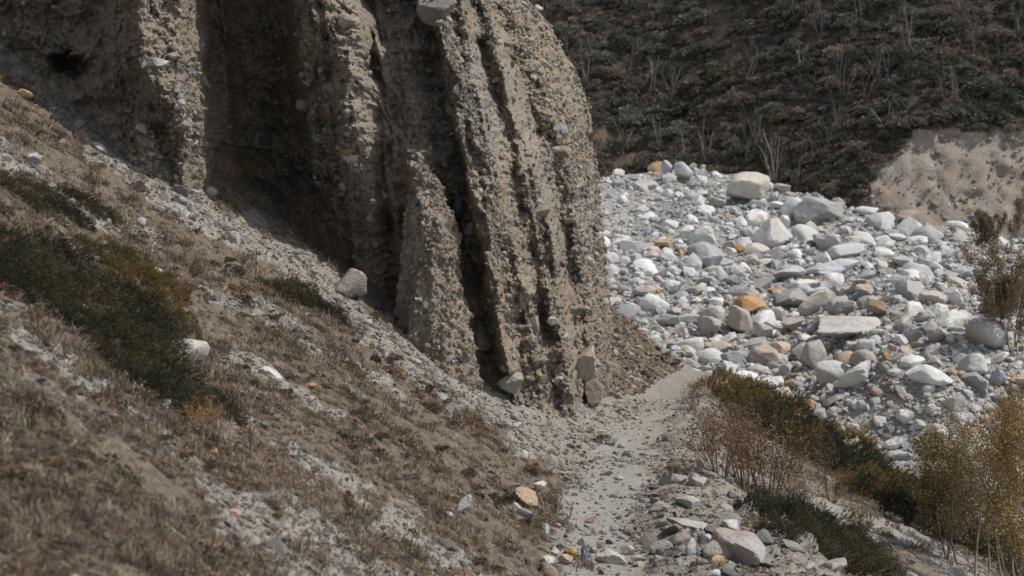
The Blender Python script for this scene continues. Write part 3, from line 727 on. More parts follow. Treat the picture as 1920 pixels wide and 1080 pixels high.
# -------- stones held in the cliff
CC = [(.30, .245, .185), (.40, .335, .26), (.46, .41, .34), (.52, .49, .44), (.20, .20, .20), (.60, .58, .54), (.36, .26, .17)]
CNAME = ['brown', 'tan', 'buff', 'pale grey', 'dark slate', 'whitish', 'reddish brown']
CLIFF_HERO = [
    (822, 18, 82, 66, (.20, .185, .165), 'huge dark boulder jutting from the cliff above the earth pillar', 'the huge dark boulder'),
    (290, 118, 50, 24, (.40, .38, .35), 'long whitish stone sticking out of the left pillar', 'the long whitish stone'),
    (328, 105, 28, 16, (.38, .36, .33), 'small pale stone right of the long whitish one', 'the small pale stone'),
    (355, 133, 26, 18, (.13, .16, .19), 'blue grey stone on the edge of the left pillar', 'the blue grey stone'),
    (342, 177, 20, 20, (.14, .17, .20), 'round slate blue stone halfway down the left pillar', 'the slate blue stone'),
    (346, 234, 44, 20, (.34, .28, .21), 'flat tan slab low on the left pillar', 'the flat tan slab'),
    (342, 284, 22, 10, (.12, .13, .14), 'thin dark stone near the foot of the left pillar', 'the thin dark stone'),
    (262, 243, 26, 24, (.30, .25, .19), 'tan block on the left side of the left pillar', 'the tan block'),
    (650, 38, 40, 34, (.32, .28, .23), 'blunt tan boulder high on the middle buttress', 'the blunt tan boulder'),
    (382, 154, 20, 30, (.30, .27, .22), 'egg shaped buff stone on the pillar corner', 'the buff corner stone'),
    (858, 388, 28, 50, (.105, .115, .13), 'dark blue oval stone standing in the groove behind the earth pillar', 'the dark oval stone'),
    (843, 205, 24, 36, (.28, .21, .14), 'reddish brown stone in the wall above the dark oval stone', 'the reddish wall stone'),
    (1056, 246, 20, 34, (.27, .27, .27), 'grey tilted stone near the right edge of the cliff', 'the grey tilted stone'),
    (1026, 230, 18, 20, (.34, .30, .25), 'small buff stone beside the grey tilted stone', 'the small buff stone'),
    (1050, 285, 44, 26, (.26, .215, .165), 'broad brown stone below the grey tilted stone', 'the broad brown stone'),
    (884, 330, 26, 22, (.30, .25, .2), 'tan knob on the ridge right of the earth pillar', 'the tan knob'),
    (884, 432, 32, 30, (.30, .25, .2), 'tan block on the ridge below the dark oval stone', 'the ridge block'),
    (976, 322, 22, 20, (.32, .26, .2), 'tan cobble on the central ridge crest', 'the crest cobble'),
    (1037, 602, 24, 18, (.50, .49, .47), 'white faced stone low on the right buttress', 'the white faced stone'),
    (1060, 634, 26, 22, (.48, .48, .46), 'white slanting stone below another white faced stone', 'the white slanting stone'),
    (1000, 608, 32, 34, (.28, .235, .19), 'brown curved boulder left of the white faced stone', 'the brown curved boulder'),
    (1098, 672, 66, 72, (.42, .375, .31), 'big blocky tan boulder at the right foot of the cliff', 'the big tan block'),
    (1112, 738, 44, 56, (.22, .185, .15), 'narrow brown boulder under the big tan block', 'the narrow brown boulder'),
    (1140, 684, 20, 24, (.36, .32, .27), 'small pale boulder right of the big tan block', 'the small pale boulder'),
    (1070, 480, 22, 12, (.36, .32, .26), 'thin cream slab on the right cliff face', 'the thin cream slab'),
    (1116, 430, 14, 22, (.12, .13, .14), 'dark stone on the right cliff edge', 'the dark edge stone'),
    (960, 716, 58, 46, (.30, .28, .25), 'wide grey boulder bedded in the cliff foot', 'the wide bedded boulder'),
    (905, 640, 46, 60, (.27, .26, .24), 'large smooth grey boulder bedded right of the earth pillar', 'the bedded grey boulder'),
    (888, 694, 24, 26, (.46, .45, .43), 'pale angular stone at the foot of the earth pillar', 'the pillar foot stone'),
    (535, 225, 26, 26, (.22, .19, .155), 'brown rounded stone on the left side of the middle buttress', 'the brown rounded stone'),
    (620, 165, 46, 34, (.30, .26, .21), 'blocky tan boulder bulging from the middle buttress', 'the bulging tan boulder'),
    (635, 330, 30, 18, (.34, .29, .24), 'tan flat stone low on the middle buttress', 'the low flat stone'),
    (1160, 545, 0, 0, None, '', ''),
]
cpx, cpy, cd = proj(CV[..., 0], CV[..., 1], CV[..., 2])
spx, spy, sdp = proj(SV[..., 0], SV[..., 1], SV[..., 2])
def cliff_at(px, py):
    j = np.argmin((cpx - px) ** 2 + (cpy - py) ** 2); a, b = np.unravel_index(j, cpx.shape)
    return CV[a, b], CN[a, b]
EG = 'stones embedded in the cliff'
C_MARKS = [('the cave mouth', 128, 122), ('the tip of the earth pillar', 785, 300)]
for i, (px, py, wp, hp, colr, lab, short) in enumerate(CLIFF_HERO):
    if not colr: continue
    p, n = cliff_at(px, py); Y = p[1]; s = wp / F * Y / 2; hz = hp / F * Y / 2
    on_spire = ((spx - px) ** 2 + (spy - py) ** 2).min() < 200 and 755 < px < 900 and py > 300
    me = rock_mesh('embedded_stone', 700 + i, 4, (s, max(s, hz) * .9, hz), .92 if wp > 60 else .75 if i % 2 else .5, [M_rockc])
    o = obj('embedded_stone', me, label=lab, cat='stone', group=EG); o.color = (*colr, 1)
    o.location = (p[0], p[1] - (.02 if short not in ('the big tan block',) else .45), p[2]); o.rotation_euler = (0, R.normal(0, .12), R.normal(0, .4))
    if short == 'the dark oval stone': o.location.y -= .15; o.rotation_euler = (0, .3, 0)
    if short in ('the big tan block', 'the narrow brown boulder', 'the small pale boulder'): o.location.y -= .35
    C_MARKS.append((short, px, py))
def cliff_points(n, V, Nn, px, py, w):
    w = w.ravel() / w.sum(); j = R.choice(w.size, n, p=w); V = V.reshape(-1, 3); Nn = Nn.reshape(-1, 3)
    return V[j], Nn[j], px.ravel()[j], py.ravel()[j]
vis = (cpx > -40) & (cpy > -40) & (cpy < 830)
rid = np.interp(CQ, [g[0] for g in GROOVE], [-g[1] for g in GROOVE])[None]
clump = sst((vn(CV[..., 0] * 1.2, CV[..., 2] * .45, 0, 101) + .15) / .6)
wt = vis * (cd ** 2 / 1000) * (.18 + .75 * sst((rid + .3) / .9)) * (.25 + clump)
wt = wt + vis * (cd ** 2 / 1000) * (1.1 * sst((CQ - 1070) / 40) * (cpy < 540))
wt *= np.interp(CQ, [0, 220, 260, 380, 400, 560, 600, 1150], [.25, .35, 1.2, 1.2, .35, .35, 1.1, 1.2])[None]
p, n, qx, qy = cliff_points(268, CV, CN, cpx, cpy, wt)
s = np.sort(np.clip(R.lognormal(math.log(.10), .33, len(p)), .07, .26))[::-1]
tint, ti = pal(len(p), CC, [2, 3, 2.6, 2.4, 1, 1.6, .6], .1); objs = []; descs = []
for k in range(len(p)):
    o = obj('embedded_stone', CROCKS[k % len(CROCKS)], cat='stone', group=EG)
    o.scale = (s[k] * R.uniform(.9, 1.2), s[k], s[k] * R.uniform(.7, 1)); o.rotation_euler = (R.normal(0, .25), R.normal(0, .3), R.uniform(0, 6.28))
    o.location = Vector(p[k] + n[k] * s[k] * .05); o.color = (*tint[k], 1); objs.append(o)
    descs.append(('bigger ' if s[k] > .14 else 'smaller ') + CNAME[ti[k]])
relabel(objs, descs, 'stone', C_MARKS)
P_, S_, T_ = [], [], []
for cnt, lo, sg in ((27000, .016, .35), (9500, .036, .42)):
    wp_ = wt if lo > .03 else vis * (cd ** 2 / 1000) * (.45 + .6 * sst((rid + .3) / .9)) * (.35 + clump)
    p, n, _, _ = cliff_points(cnt, CV, CN, cpx, cpy, wp_)
    s = np.clip(R.lognormal(math.log(lo), sg, cnt), .012, .10); P_.append(p + n * s[:, None] * .35); S_.append(s)
sw = (SN[..., 1] < .3) * (SN[..., 0] * .6 + .9).clip(.1, 2) * (spy < 730)
for cnt, lo, sg in ((1800, .018, .4), (300, .045, .35)):
    p, n, _, _ = cliff_points(cnt, SV, SN, spx, spy, sw)
    s = np.clip(R.lognormal(math.log(lo), sg, cnt), .014, .12); P_.append(p + n * s[:, None] * .35); S_.append(s)
P_ = np.concatenate(P_); S_ = np.concatenate(S_); tint, _ = pal(len(P_), CC, [2.2, 2.8, 2.8, 2.8, .8, 2.2, .5], .12)
scatter('cliff_gravel', CPEB, 12, P_, rnd_rot(len(P_), .8), S_[:, None] * R.uniform(.75, 1.3, (len(S_), 3)), tint, 'pebbles and grit bedded in the cliff face')

# ---------------------------------------------------------------- stones on the near slope, the path and the verge
near_f = lambda x, Y: near_h(x, Y, False)
def near_hit(px, py):
    """batch: sight lines through photo pixels onto the detailed near sheet"""
    px, py = np.atleast_1d(np.asarray(px, float)), np.atleast_1d(np.asarray(py, float))
    a, s_ = ray(px, py); _, Y, _ = hit(near_f, px, py, 4.5, 66, 500)
    for _ in range(6): g = 5 + s_ * Y - near_h(a * Y, Y); dYg = (5 + s_ * (Y + .05) - near_h(a * (Y + .05), Y + .05) - g) / .05; Y = Y - np.clip(g / np.where(np.abs(dYg) < .02, -.02, dYg), -.6, .6) * .7
    return a * Y, Y, near_h(a * Y, Y)
FX_, FY_ = [f[0] for f in FOOT], [f[1] for f in FOOT]
def on_near(px, py, x, Y):
    """in front of the cliff (below its foot line on the picture) and on the near sheet"""
    ok = np.isfinite(Y) & (py > np.interp(px, FX_, FY_) - 4 + 0 * px)
    return ok & ~((px > 1150) & (Y > 62))
def near_sample(n, pxr=(-60, 1980), pyr=(40, 1130)):
    px = R.uniform(*pxr, n); py = R.uniform(*pyr, n)
    keep = py > np.interp(px, FX_ + [1300, 1980], FY_ + [690, 1130]) - 10
    px, py = px[keep], py[keep]
    x, Y, z = hit(near_f, px, py, 4.5, 64, 260); ok = on_near(px, py, x, Y)
    x, Y, px, py = x[ok], Y[ok], px[ok], py[ok]
    return x, Y, near_h(x, Y), px, py
NEAR_HERO = [
    (652, 566, 76, 62, (.36, .32, .28), .6, 'large pale tan boulder resting on the scree under the cliff', 'the large scree boulder', .4),
    (352, 688, 86, 66, (.46, .435, .40), .6, 'slanting pale boulder beside the dark juniper mat', 'the slanting boulder', -.6),
    (42, 184, 40, 22, (.50, .33, .20), .5, 'orange tan boulder at the top of the left slope', 'the orange tan boulder', 0),
    (188, 275, 44, 16, (.46, .43, .40), .7, 'long pale stone near the shaded wall foot', 'the long wall foot stone', -.5),
    (394, 368, 28, 24, (.42, .38, .34), .7, 'pale tan stone at the foot of the left pillar', 'the pillar foot stone', 0),
    (366, 372, 22, 18, (.48, .45, .42), .7, 'whitish stone left of the pillar foot stone', 'the whitish foot stone', 0),
    (292, 514, 30, 16, (.62, .62, .63), .9, 'bright white slab lying in brown grass', 'the bright white slab', -.3),
    (506, 712, 54, 20, (.56, .54, .50), .8, 'flat whitish slab in the middle of the grass slope', 'the flat whitish slab', -.4),
    (262, 424, 26, 18, (.50, .47, .44), .7, 'pale block in the stony streak above the juniper', 'the streak block', 0),
    (582, 738, 24, 12, (.42, .22, .12), .8, 'rusty stone at the end of the middle stone line', 'the rusty slope stone', 0),
    (870, 974, 26, 52, (.34, .345, .35), .7, 'bluish slab standing on edge in the brown grass', 'the upright bluish slab', -.7),
    (984, 952, 54, 40, (.40, .30, .21), .7, 'orange tan rock on the left path bank', 'the orange bank rock', -.3),
    (966, 962, 30, 20, (.42, .36, .31), .8, 'buff rock propped under the orange bank rock', 'the buff bank rock', -.4),
    (1010, 915, 32, 14, (.60, .58, .55), .7, 'white stone above the orange bank rock', 'the white bank stone', 0),
    (1022, 1002, 20, 22, (.48, .48, .49), .9, 'pale pointed stone on the path edge near green grass', 'the pointed stone', 0),
    (1045, 992, 20, 12, (.46, .34, .25), .4, 'rounded peach stone on the left edge of the path', 'the peach stone', 0),
    (960, 855, 20, 24, (.36, .28, .24), .7, 'brownish stone at the lower end of the scree', 'the brown scree stone', 0),
    (978, 862, 26, 18, (.56, .54, .52), .7, 'pale stone right of the brownish scree stone', 'the pale scree stone', 0),
    (838, 970, 24, 14, (.50, .48, .46), .7, 'small pale stone left of the upright bluish slab', 'the small left stone', 0),
    (440, 970, 22, 18, (.45, .34, .27), .3, 'round brown pink cobble in the lower gravel streak', 'the round cobble', 0),
    (400, 855, 22, 16, (.48, .25, .13), .5, 'small orange stone below the reddish grass', 'the small orange stone', 0),
    (138, 1040, 26, 16, (.48, .46, .43), .5, 'blurred pale stone in the lowest grass', 'the lowest stone', 0),
    (1400, 1072, 130, 82, (.37, .34, .315), .85, 'largest boulder of the verge, long grey and flat topped', 'the largest verge boulder', -.45),
    (1372, 1000, 40, 30, (.52, .51, .50), .3, 'rounded whitish boulder behind the largest verge boulder', 'the rounded verge boulder', 0),
    (1290, 1000, 120, 26, (.42, .39, .36), .7, 'long flat pinkish slab across the verge', 'the pinkish slab', -.25),
    (1282, 1012, 26, 24, (.44, .33, .25), .6, 'tan block on the long pinkish slab', 'the tan verge block', 0),
    (1296, 1046, 26, 40, (.46, .44, .42), .9, 'tall narrow grey stone left of the largest verge boulder', 'the narrow verge stone', 0),
    (1345, 1062, 28, 26, (.44, .31, .17), .8, 'orange tan stone in front of the largest verge boulder', 'the orange verge stone', 0),
    (1330, 1024, 24, 24, (.43, .42, .40), .7, 'grey cobble between slab and largest verge boulder', 'the grey verge cobble', 0),
    (1335, 1090, 34, 26, (.50, .50, .49), .5, 'pale rounded stone at the lower verge', 'the lower verge stone', 0),
    (1404, 990, 14, 14, (.50, .38, .26), .7, 'little tan stone right of the rounded verge boulder', 'the little tan stone', 0),
    (1314, 880, 18, 22, (.40, .34, .30), .7, 'tall tan stone by the dark verge bush', 'the bush side stone', 0),
    (1520, 1074, 24, 22, (.45, .44, .42), .8, 'grey cobble near the lower end of the verge rubble', 'the end cobble', 0),
]
PATH_HERO = [
    (1062, 1062, 34, 24, (.44, .34, .26), .5, 'brown stone in the row across the path, second from its left'),
    (1068, 1042, 28, 18, (.50, .30, .14), .4, 'orange stone perched on the left of the row across the path'),
    (1026, 1062, 30, 20, (.54, .52, .49), .6, 'whitish stone ending the row across the path on the left'),
    (1040, 1044, 24, 18, (.50, .46, .42), .6, 'pale stone behind the left end of the row'),
    (1098, 1056, 20, 36, (.12, .14, .18), .95, 'dark blue pointed stone standing in the row across the path'),
    (1112, 1040, 20, 18, (.38, .26, .19), .8, 'brown red stone behind the dark blue pointed stone'),
    (1109, 1066, 28, 20, (.46, .41, .35), .5, 'tan stone in front of the dark blue pointed stone'),
    (1150, 1060, 62, 28, (.50, .46, .41), .6, 'largest pale stone of the row across the path'),
    (1176, 1044, 30, 22, (.46, .41, .36), .5, 'tan stone behind the largest stone of the row'),
    (1200, 1056, 36, 16, (.46, .39, .36), .5, 'pinkish flat stone right in the row across the path'),
    (1195, 1064, 30, 12, (.42, .37, .33), .7, 'thin brown stone under the pinkish flat stone'),
    (1233, 1062, 24, 24, (.38, .37, .35), .8, 'grey angular stone ending the row on the right'),
    (1127, 1030, 18, 14, (.26, .20, .18), .8, 'dark maroon stone just behind the row across the path'),
    (1105, 982, 22, 12, (.22, .16, .14), .8, 'dark reddish stone alone in the middle of the path'),
    (1152, 996, 16, 10, (.23, .23, .23), .9, 'dark flat chip on the lower path'),
    (1166, 996, 16, 8, (.28, .28, .28), .9, 'grey flat chip beside the dark one on the lower path'),
    (1103, 1006, 14, 12, (.36, .35, .33), .8, 'grey cobble on the left side of the lower path'),
    (1138, 893, 24, 12, (.27, .26, .24), .8, 'dark grey stone halfway up the path'),
    (1160, 901, 20, 11, (.42, .40, .37), .7, 'pale stone right of the dark grey one halfway up the path'),
    (1168, 878, 16, 10, (.42, .36, .32), .7, 'pinkish stone halfway up the path'),
    (1113, 896, 12, 9, (.42, .32, .25), .6, 'small tan stone at the left edge halfway up the path'),
    (1145, 838, 34, 14, (.22, .23, .23), .8, 'long dark stone lying across the upper path'),
    (1165, 842, 16, 12, (.30, .29, .28), .8, 'grey stone touching the long dark stone'),
    (1128, 815, 26, 12, (.50, .48, .45), .6, 'pale stone above the long dark stone'),
    (1190, 788, 22, 10, (.42, .34, .28), .6, 'tan stone at the top of the path'),
    (1185, 920, 12, 9, (.34, .33, .31), .8, 'small grey stone on the right half of the path'),
    (1098, 880, 14, 8, (.28, .28, .28), .8, 'small dark stone on the left half of the path'),
]
def place_near(spec, grp, name, cat, seed0):
    marks = []
    for i, sp in enumerate(spec):
        px, py, wp, hp, colr, ang, lab = sp[:7]
        x, Y, z = near_hit([px], [py - hp * .15]); x, Y, z = float(x[0]), float(Y[0]), float(z[0])
        if not np.isfinite(Y): print('no hit', lab); continue
        s = wp / F * Y / 2; hz = hp / F * Y / 2
        me = rock_mesh(name, seed0 + i, 4, (s, s * .8, hz), ang, [M_rock])
        o = obj(name, me, label=lab, cat=cat, group=grp); o.color = (*colr, 1)
        o.location = (x, Y + s * .25, z + hz * .62)
        # slabs lie with the slope (downhill to the right)
        sl = sp[8] if len(sp) > 8 else 0
        o.rotation_euler = (R.normal(0, .1), -sl, R.normal(0, .25)) if sl else (R.normal(0, .1), R.normal(0, .1), R.uniform(-.4, .4))
        if len(sp) > 8: marks.append((sp[7], px, py - hp / 2))
    return marks
SG = 'stones lying on the slope and verge'; PG = 'stones lying on the path'
N_MARKS = place_near(NEAR_HERO, SG, 'slope_stone', 'stone', 1200)
place_near(PATH_HERO, PG, 'path_stone', 'stone', 1300)
NC = [(.39, .36, .325), (.50, .475, .44), (.31, .29, .265), (.37, .305, .24), (.24, .245, .245), (.36, .245, .165), (.58, .565, .54), (.30, .245, .195)]
NN_ = ['pale grey', 'whitish', 'mid grey', 'tan', 'slate grey', 'rusty', 'white', 'brown']
x, Y, z, px, py = near_sample(26000)
g, sd, _, _ = ground_mask(x, Y, z)
dr = x - np.interp(Y, XE_Y, XE_X)
clus = sst((vn(x * .9, Y * .9, 0, 121) - .05) / .3)
verge = (x > xpath(Y) + .8) & (dr < .8)
foot = (px > 990) & (py < 860) & (x < xpath(Y) - .8)
w_ = (g > .35) * (.18 + clus) * (1 + 2.4 * verge * (Y < 36)) + .08 * (clus > .5) + .03; w_[sd > .5] = 0; w_ *= (dr < 1.2)
w_ *= 1 - .6 * foot
j = np.where(R.uniform(size=len(x)) < w_ / w_.max() * .9)[0]
s = np.clip(R.lognormal(math.log(.068), .45, len(j)), .025, .20) * np.clip(Y[j] / 24, .45, 1.15) * (1 + .55 * verge[j] * (Y[j] < 34))
o_ = np.argsort(-s / Y[j]); G2 = {}; kk = []
for i in o_:
    a, b_, ss = x[j[i]], Y[j[i]], s[i]; key = (int(a // .5), int(b_ // .5)); bad = False
    for u in (-1, 0, 1):
        for v in (-1, 0, 1):
            for (X2, Y2, S2) in G2.get((key[0] + u, key[1] + v), ()):
                if (X2 - a) ** 2 + (Y2 - b_) ** 2 < (.85 * (S2 + ss)) ** 2: bad = True
    if bad: continue
    G2.setdefault(key, []).append((a, b_, ss)); kk.append(i)
print('slope stones', len(kk))
nbig = 295 - len(NEAR_HERO); bigi = kk[:nbig]; resti = kk[nbig:]
tint, ti = pal(len(bigi), NC, [4, 3, 2.4, 1.8, 1.2, .15, 1.2, 1]); objs = []; descs = []
for k, i in enumerate(bigi):
    q = j[i]; ss = s[i]; o = obj('slope_stone', ROCKS[(k * 7) % len(ROCKS)], cat='stone', group=SG)
    o.scale = (ss * R.uniform(.9, 1.3), ss * R.uniform(.8, 1.1), ss * R.uniform(.55, .9)); o.rotation_euler = (R.normal(0, .25), R.normal(.35, .25), R.uniform(0, 6.28))
    o.location = (x[q], Y[q], z[q] + ss * .15); o.color = (*tint[k], 1); objs.append(o)
    ap = ss * F / Y[q]; descs.append(('larger ' if ap > 13 else 'mid-sized ' if ap > 9.5 else 'small ') + NN_[ti[k]])
relabel(objs, descs, 'stone', N_MARKS)
P_ = [np.stack([x[j[resti]], Y[j[resti]], z[j[resti]] + s[resti] * .15], -1)]; S_ = [s[resti]]; T_ = [pal(len(resti), NC, [4, 3, 2.4, 1.8, 1.2, .35, 1.2, 1])[0]]
# fine gravel
x, Y, z, px, py = near_sample(115000); g, sd, _, _ = ground_mask(x, Y, z)
jag = .35 * fbm(x * 2.2, Y * 2.2, 0, 3, 131)
pr = sst((g + jag - .30) / .45) * (1 - .86 * sst((sd - .3) / .5)); pr = np.maximum(pr, .10 + .30 * sst((vn(x * 1.6, Y * 1.6, 0, 133) - .1) / .5))
k = R.uniform(size=len(x)) < pr
x, Y, z = x[k], Y[k], z[k]
s = np.clip(R.lognormal(math.log(.024), .5, len(x)), .009, .10) * np.clip(Y / 28, .4, 1.3)
P_.append(np.stack([x, Y, z + s * .15], -1)); S_.append(s); T_.append(pal(len(x), NC, [4, 2.6, 2.8, 1.9, 1.3, .12, .8, 1.4])[0])
# dark rubble on the spur behind the right foot of the cliff
px = R.uniform(1130, 1300, 6000); py = R.uniform(500, 740, 6000); x, Y, z = hit(near_f, px, py, 38, 66, 200); rub = np.isfinite(Y) & (x < xpath(Y) - .6); z = np.where(rub, near_h(x, Y), 0)
x, Y, z = x[rub], Y[rub], z[rub]; s = np.clip(R.lognormal(math.log(.06), .5, len(x)), .02, .22)
P_.append(np.stack([x, Y, z + s * .15], -1)); S_.append(s); T_.append(pal(len(x), [(.27, .21, .15), (.34, .275, .21), (.18, .145, .115), (.44, .40, .34)], [3, 2, 1.4, 1.2])[0])
P_, S_, T_ = np.concatenate(P_), np.concatenate(S_), np.concatenate(T_); print('gravel', len(P_))
scatter('gravel', PEB, 12, P_, rnd_rot(len(P_), .45) + np.array([[0, .3, 0]]), S_[:, None] * np.stack([R.uniform(.9, 1.3, len(S_)), R.uniform(.8, 1.1, len(S_)), R.uniform(.55, .9, len(S_))], -1), T_, 'loose grey gravel on the slope, verge and path')

# ---------------------------------------------------------------- plants
def b_leaf(src, transl=.15, rough=.75):
    def f(t, b):
        q = N(t); oi = q.n('ShaderNodeObjectInfo')
        base = oi.outputs['Color'] if src == 'object' else q.attr('tint', 'INSTANCER')
        c = q.mix(1.0, base, q.attr('vcol'), 'MULTIPLY')
        q.l(c, b.inputs['Base Color']); b.inputs['Roughness'].default_value = rough
        tr = q.n('ShaderNodeBsdfTranslucent'); q.l(c, tr.inputs[0]); mx = q.n('ShaderNodeMixShader'); mx.inputs[0].default_value = transl
        out = [n for n in t.nodes if n.type == 'OUTPUT_MATERIAL'][0]
        q.l(b.outputs[0], mx.inputs[1]); q.l(tr.outputs[0], mx.inputs[2]); q.l(mx.outputs[0], out.inputs[0])
    return f
M_leaf = mat('leaf', b_leaf('object')); M_leafi = mat('leaf_scatter', b_leaf('inst')); M_bark = mat('bark', b_leaf('object', .0, .9)); M_grass = mat('dry_grass', b_leaf('inst', .25))
def quads(C, L, W, r, up=None, spread=1.0, curl=0):
    """small leaf quads: centres C, length L, width W; long axis up + random"""
    n = len(C); d = r.normal(size=(n, 3)) * spread + (np.array([0, 0, 1.0])[None] if up is None else up)
    d /= np.linalg.norm(d, axis=1, keepdims=True); s = np.cross(d, r.normal(size=(n, 3))); s /= np.maximum(np.linalg.norm(s, axis=1, keepdims=True), 1e-6)
    L = np.broadcast_to(L, n)[:, None]; W = np.broadcast_to(W, n)[:, None]
    V = np.stack([C - s * W * .3, C + d * L * .5 - s * W, C + d * L, C + d * L * .5 + s * W], 1).reshape(-1, 3)
    V = V.reshape(-1, 4, 3)
    return V.reshape(-1, 3), np.arange(n * 4).reshape(n, 4)
def tubes(S, sides=4):
    """S: segments (p0, p1, r0, r1)"""
    P0 = np.array([s[0] for s in S]); P1 = np.array([s[1] for s in S]); r0 = np.array([s[2] for s in S]); r1 = np.array([s[3] for s in S])
    d = P1 - P0; d /= np.maximum(np.linalg.norm(d, axis=1, keepdims=True), 1e-6)
    a = np.cross(d, np.array([.3, .9, .1])[None]); a /= np.maximum(np.linalg.norm(a, axis=1, keepdims=True), 1e-6); b = np.cross(d, a)
    V = []; th = np.arange(sides) * 2 * np.pi / sides
    for P, rr in ((P0, r0), (P1, r1)):
        V.append(P[:, None] + rr[:, None, None] * (np.cos(th)[None, :, None] * a[:, None] + np.sin(th)[None, :, None] * b[:, None]))
    V = np.concatenate(V, 1).reshape(-1, 3); n = len(S); F_ = []
    base = np.arange(n)[:, None] * sides * 2
    for k in range(sides):
        k2 = (k + 1) % sides; F_.append(np.concatenate([base + k, base + k2, base + k2 + sides, base + k + sides], 1))
    return V, np.concatenate(F_)
def grow(r, p, d, L, rad, lev, S, T, kids=4, up=.25, wob=.18, shrink=.62, nseg=4, ang=.6):
    """one limb with its side branches; S collects segments, T the twig tips"""
    pts = [np.array(p, float)]; dd = np.array(d, float)
    for k in range(nseg):
        dd = dd + r.normal(0, wob, 3) + np.array([0, 0, up * .3]); dd /= np.linalg.norm(dd)
        pts.append(pts[-1] + dd * L / nseg)
        ra = rad * (1 - .75 * k / nseg); rb = rad * (1 - .75 * (k + 1) / nseg)
        S.append((pts[-2], pts[-1], ra, rb, lev))
        if lev > 0 and (k > 0 or lev < 2):
            for m in range(max(1, int(round(kids / nseg + r.uniform(-.3, .7))))):
                o = r.normal(size=3); o -= o.dot(dd) * dd; o /= np.linalg.norm(o)
                nd = dd * math.cos(ang) + o * math.sin(ang) * r.uniform(.8, 1.3)
                q = pts[-2] + (pts[-1] - pts[-2]) * r.uniform(.2, 1)
                grow(r, q, nd, L * shrink * r.uniform(.7, 1.15) * (1 - .35 * k / nseg), rb * .6, lev - 1, S, T, kids, up, wob, shrink, max(2, nseg - 1), ang)
        if lev == 0: T.append((pts[-1], dd.copy()))
    T.append((pts[-1], dd.copy()))
def vcol(n, per, r, lo=.7, hi=1.35, tints=None):
    v = r.uniform(lo, hi, (n, 1)) * (np.ones((1, 3)) if tints is None else np.array(tints)[r.randint(0, len(tints), n)])
    return np.repeat(v, per, 0)
def bush_mesh(name, seed, nclump=16, nleaf=70, leaf=.16, flat=.8, mats=(), tints=None, twiggy=False):
    r = np.random.RandomState(seed); C = []; U = []; cl = []
    for k in range(nclump):
        th = r.uniform(0, 6.28); ph = math.acos(r.uniform(.0, 1)); rad = r.uniform(.55, .9)
        c = np.array([math.cos(th) * math.sin(ph) * rad, math.sin(th) * math.sin(ph) * rad, (.25 + math.cos(ph) * .8) * flat * rad])
        m = int(nleaf * r.uniform(.6, 1.4)); sz = r.uniform(.2, .38)
        o = r.normal(size=(m, 3)); o /= np.linalg.norm(o, axis=1, keepdims=True); o[:, 2] = np.abs(o[:, 2]) * .9 - .15
        C.append(c + o * sz * r.uniform(.5, 1.0, (m, 1)) ** .6); U.append(o + np.array([0, 0, .4])); cl += [r.uniform(.72, 1.3)] * m
    C = np.concatenate(C); U = np.concatenate(U)
    V, Fc = quads(C, leaf * r.uniform(.7, 1.4, len(C)), leaf * (.30 if not twiggy else .07), r, U, .5)
    return mesh_np(name, V, Fc, False, {'vcol': vcol(len(C), 4, r, .75, 1.25, tints) * np.repeat(np.array(cl), 4)[:, None]}, mats)
def twig_mesh(name, seed, h, mats, stems=9, lev=2, rad=.012, lean=.5, kids=5, buds=0, parts=False, sides=3, ang=.5):
    r = np.random.RandomState(seed); S = []; T = []
    for k in range(stems):
        th = r.uniform(0, 6.28); l = lean * r.uniform(.2, 1)
        grow(r, (math.cos(th) * .06 * h, math.sin(th) * .06 * h, -.05), (math.cos(th) * l, math.sin(th) * l, 1), h * r.uniform(.55, .85), rad * r.uniform(.7, 1.1), lev, S, T, kids, .3, .14, .5, 4, ang)
    V, Fc = tubes(S, sides)
    me = mesh_np(name, V, Fc, True, {'vcol': np.repeat(np.array([[1.0, .92, .85] if s[4] >= lev else [1.15, .95, .8] for s in S]) * r.uniform(.8, 1.2, (len(S), 1)), sides * 2, 0)}, mats)
    return me, T, r
def leaves_at(name, T, r, per, L, W, spread, mats, tints=None, sc=.05):
    P0 = np.array([t[0] for t in T]); D0 = np.array([t[1] for t in T])
    P = np.repeat(P0, per, 0) + r.normal(0, sc, (len(P0) * per, 3)); D = np.repeat(D0, per, 0)
    V, Fc = quads(P, L * r.uniform(.6, 1.3, len(P)), W, r, D, spread)
    return mesh_np(name, V, Fc, False, {'vcol': vcol(len(P), 4, r, .7, 1.35, tints)}, mats)

# ---- far hillside: bushes, bare birches and low scrub
BUSH = [bush_mesh('crown', 2000 + i, 17, 95, .16, R.uniform(.9, 1.25), [M_leaf]) for i in range(7)]
BUSHI = [bush_mesh('scrub_source', 2050 + i, 8, 30, .26, .7, [M_leafi]) for i in range(4)] + [twig_mesh('scrub_source', 2060 + i, 1.5, [M_leafi], 7, 1, .02, .8, 6)[0] for i in range(4)]
HB = 'bushes covering the far hillside'; HT = 'bare trees on the far hillside'
H_MARKS = [('the bare earth bank', 1760, 320), ('the large cream boulder', 1404, 358), ('the big angular boulder', 1545, 395), ('the upright crest boulder', 1254, 322),
           ('the upper tawny gap', 1340, 35), ('the middle tawny gap', 1365, 130), ('the small ochre gap', 1268, 128), ('the high ochre gap', 1570, 36), ('the cliff shoulder', 1066, 110), ('the cliff right edge', 1117, 280), ('the bank top lip', 1700, 225), ('the reddish streak by the cliff', 1175, 290)]
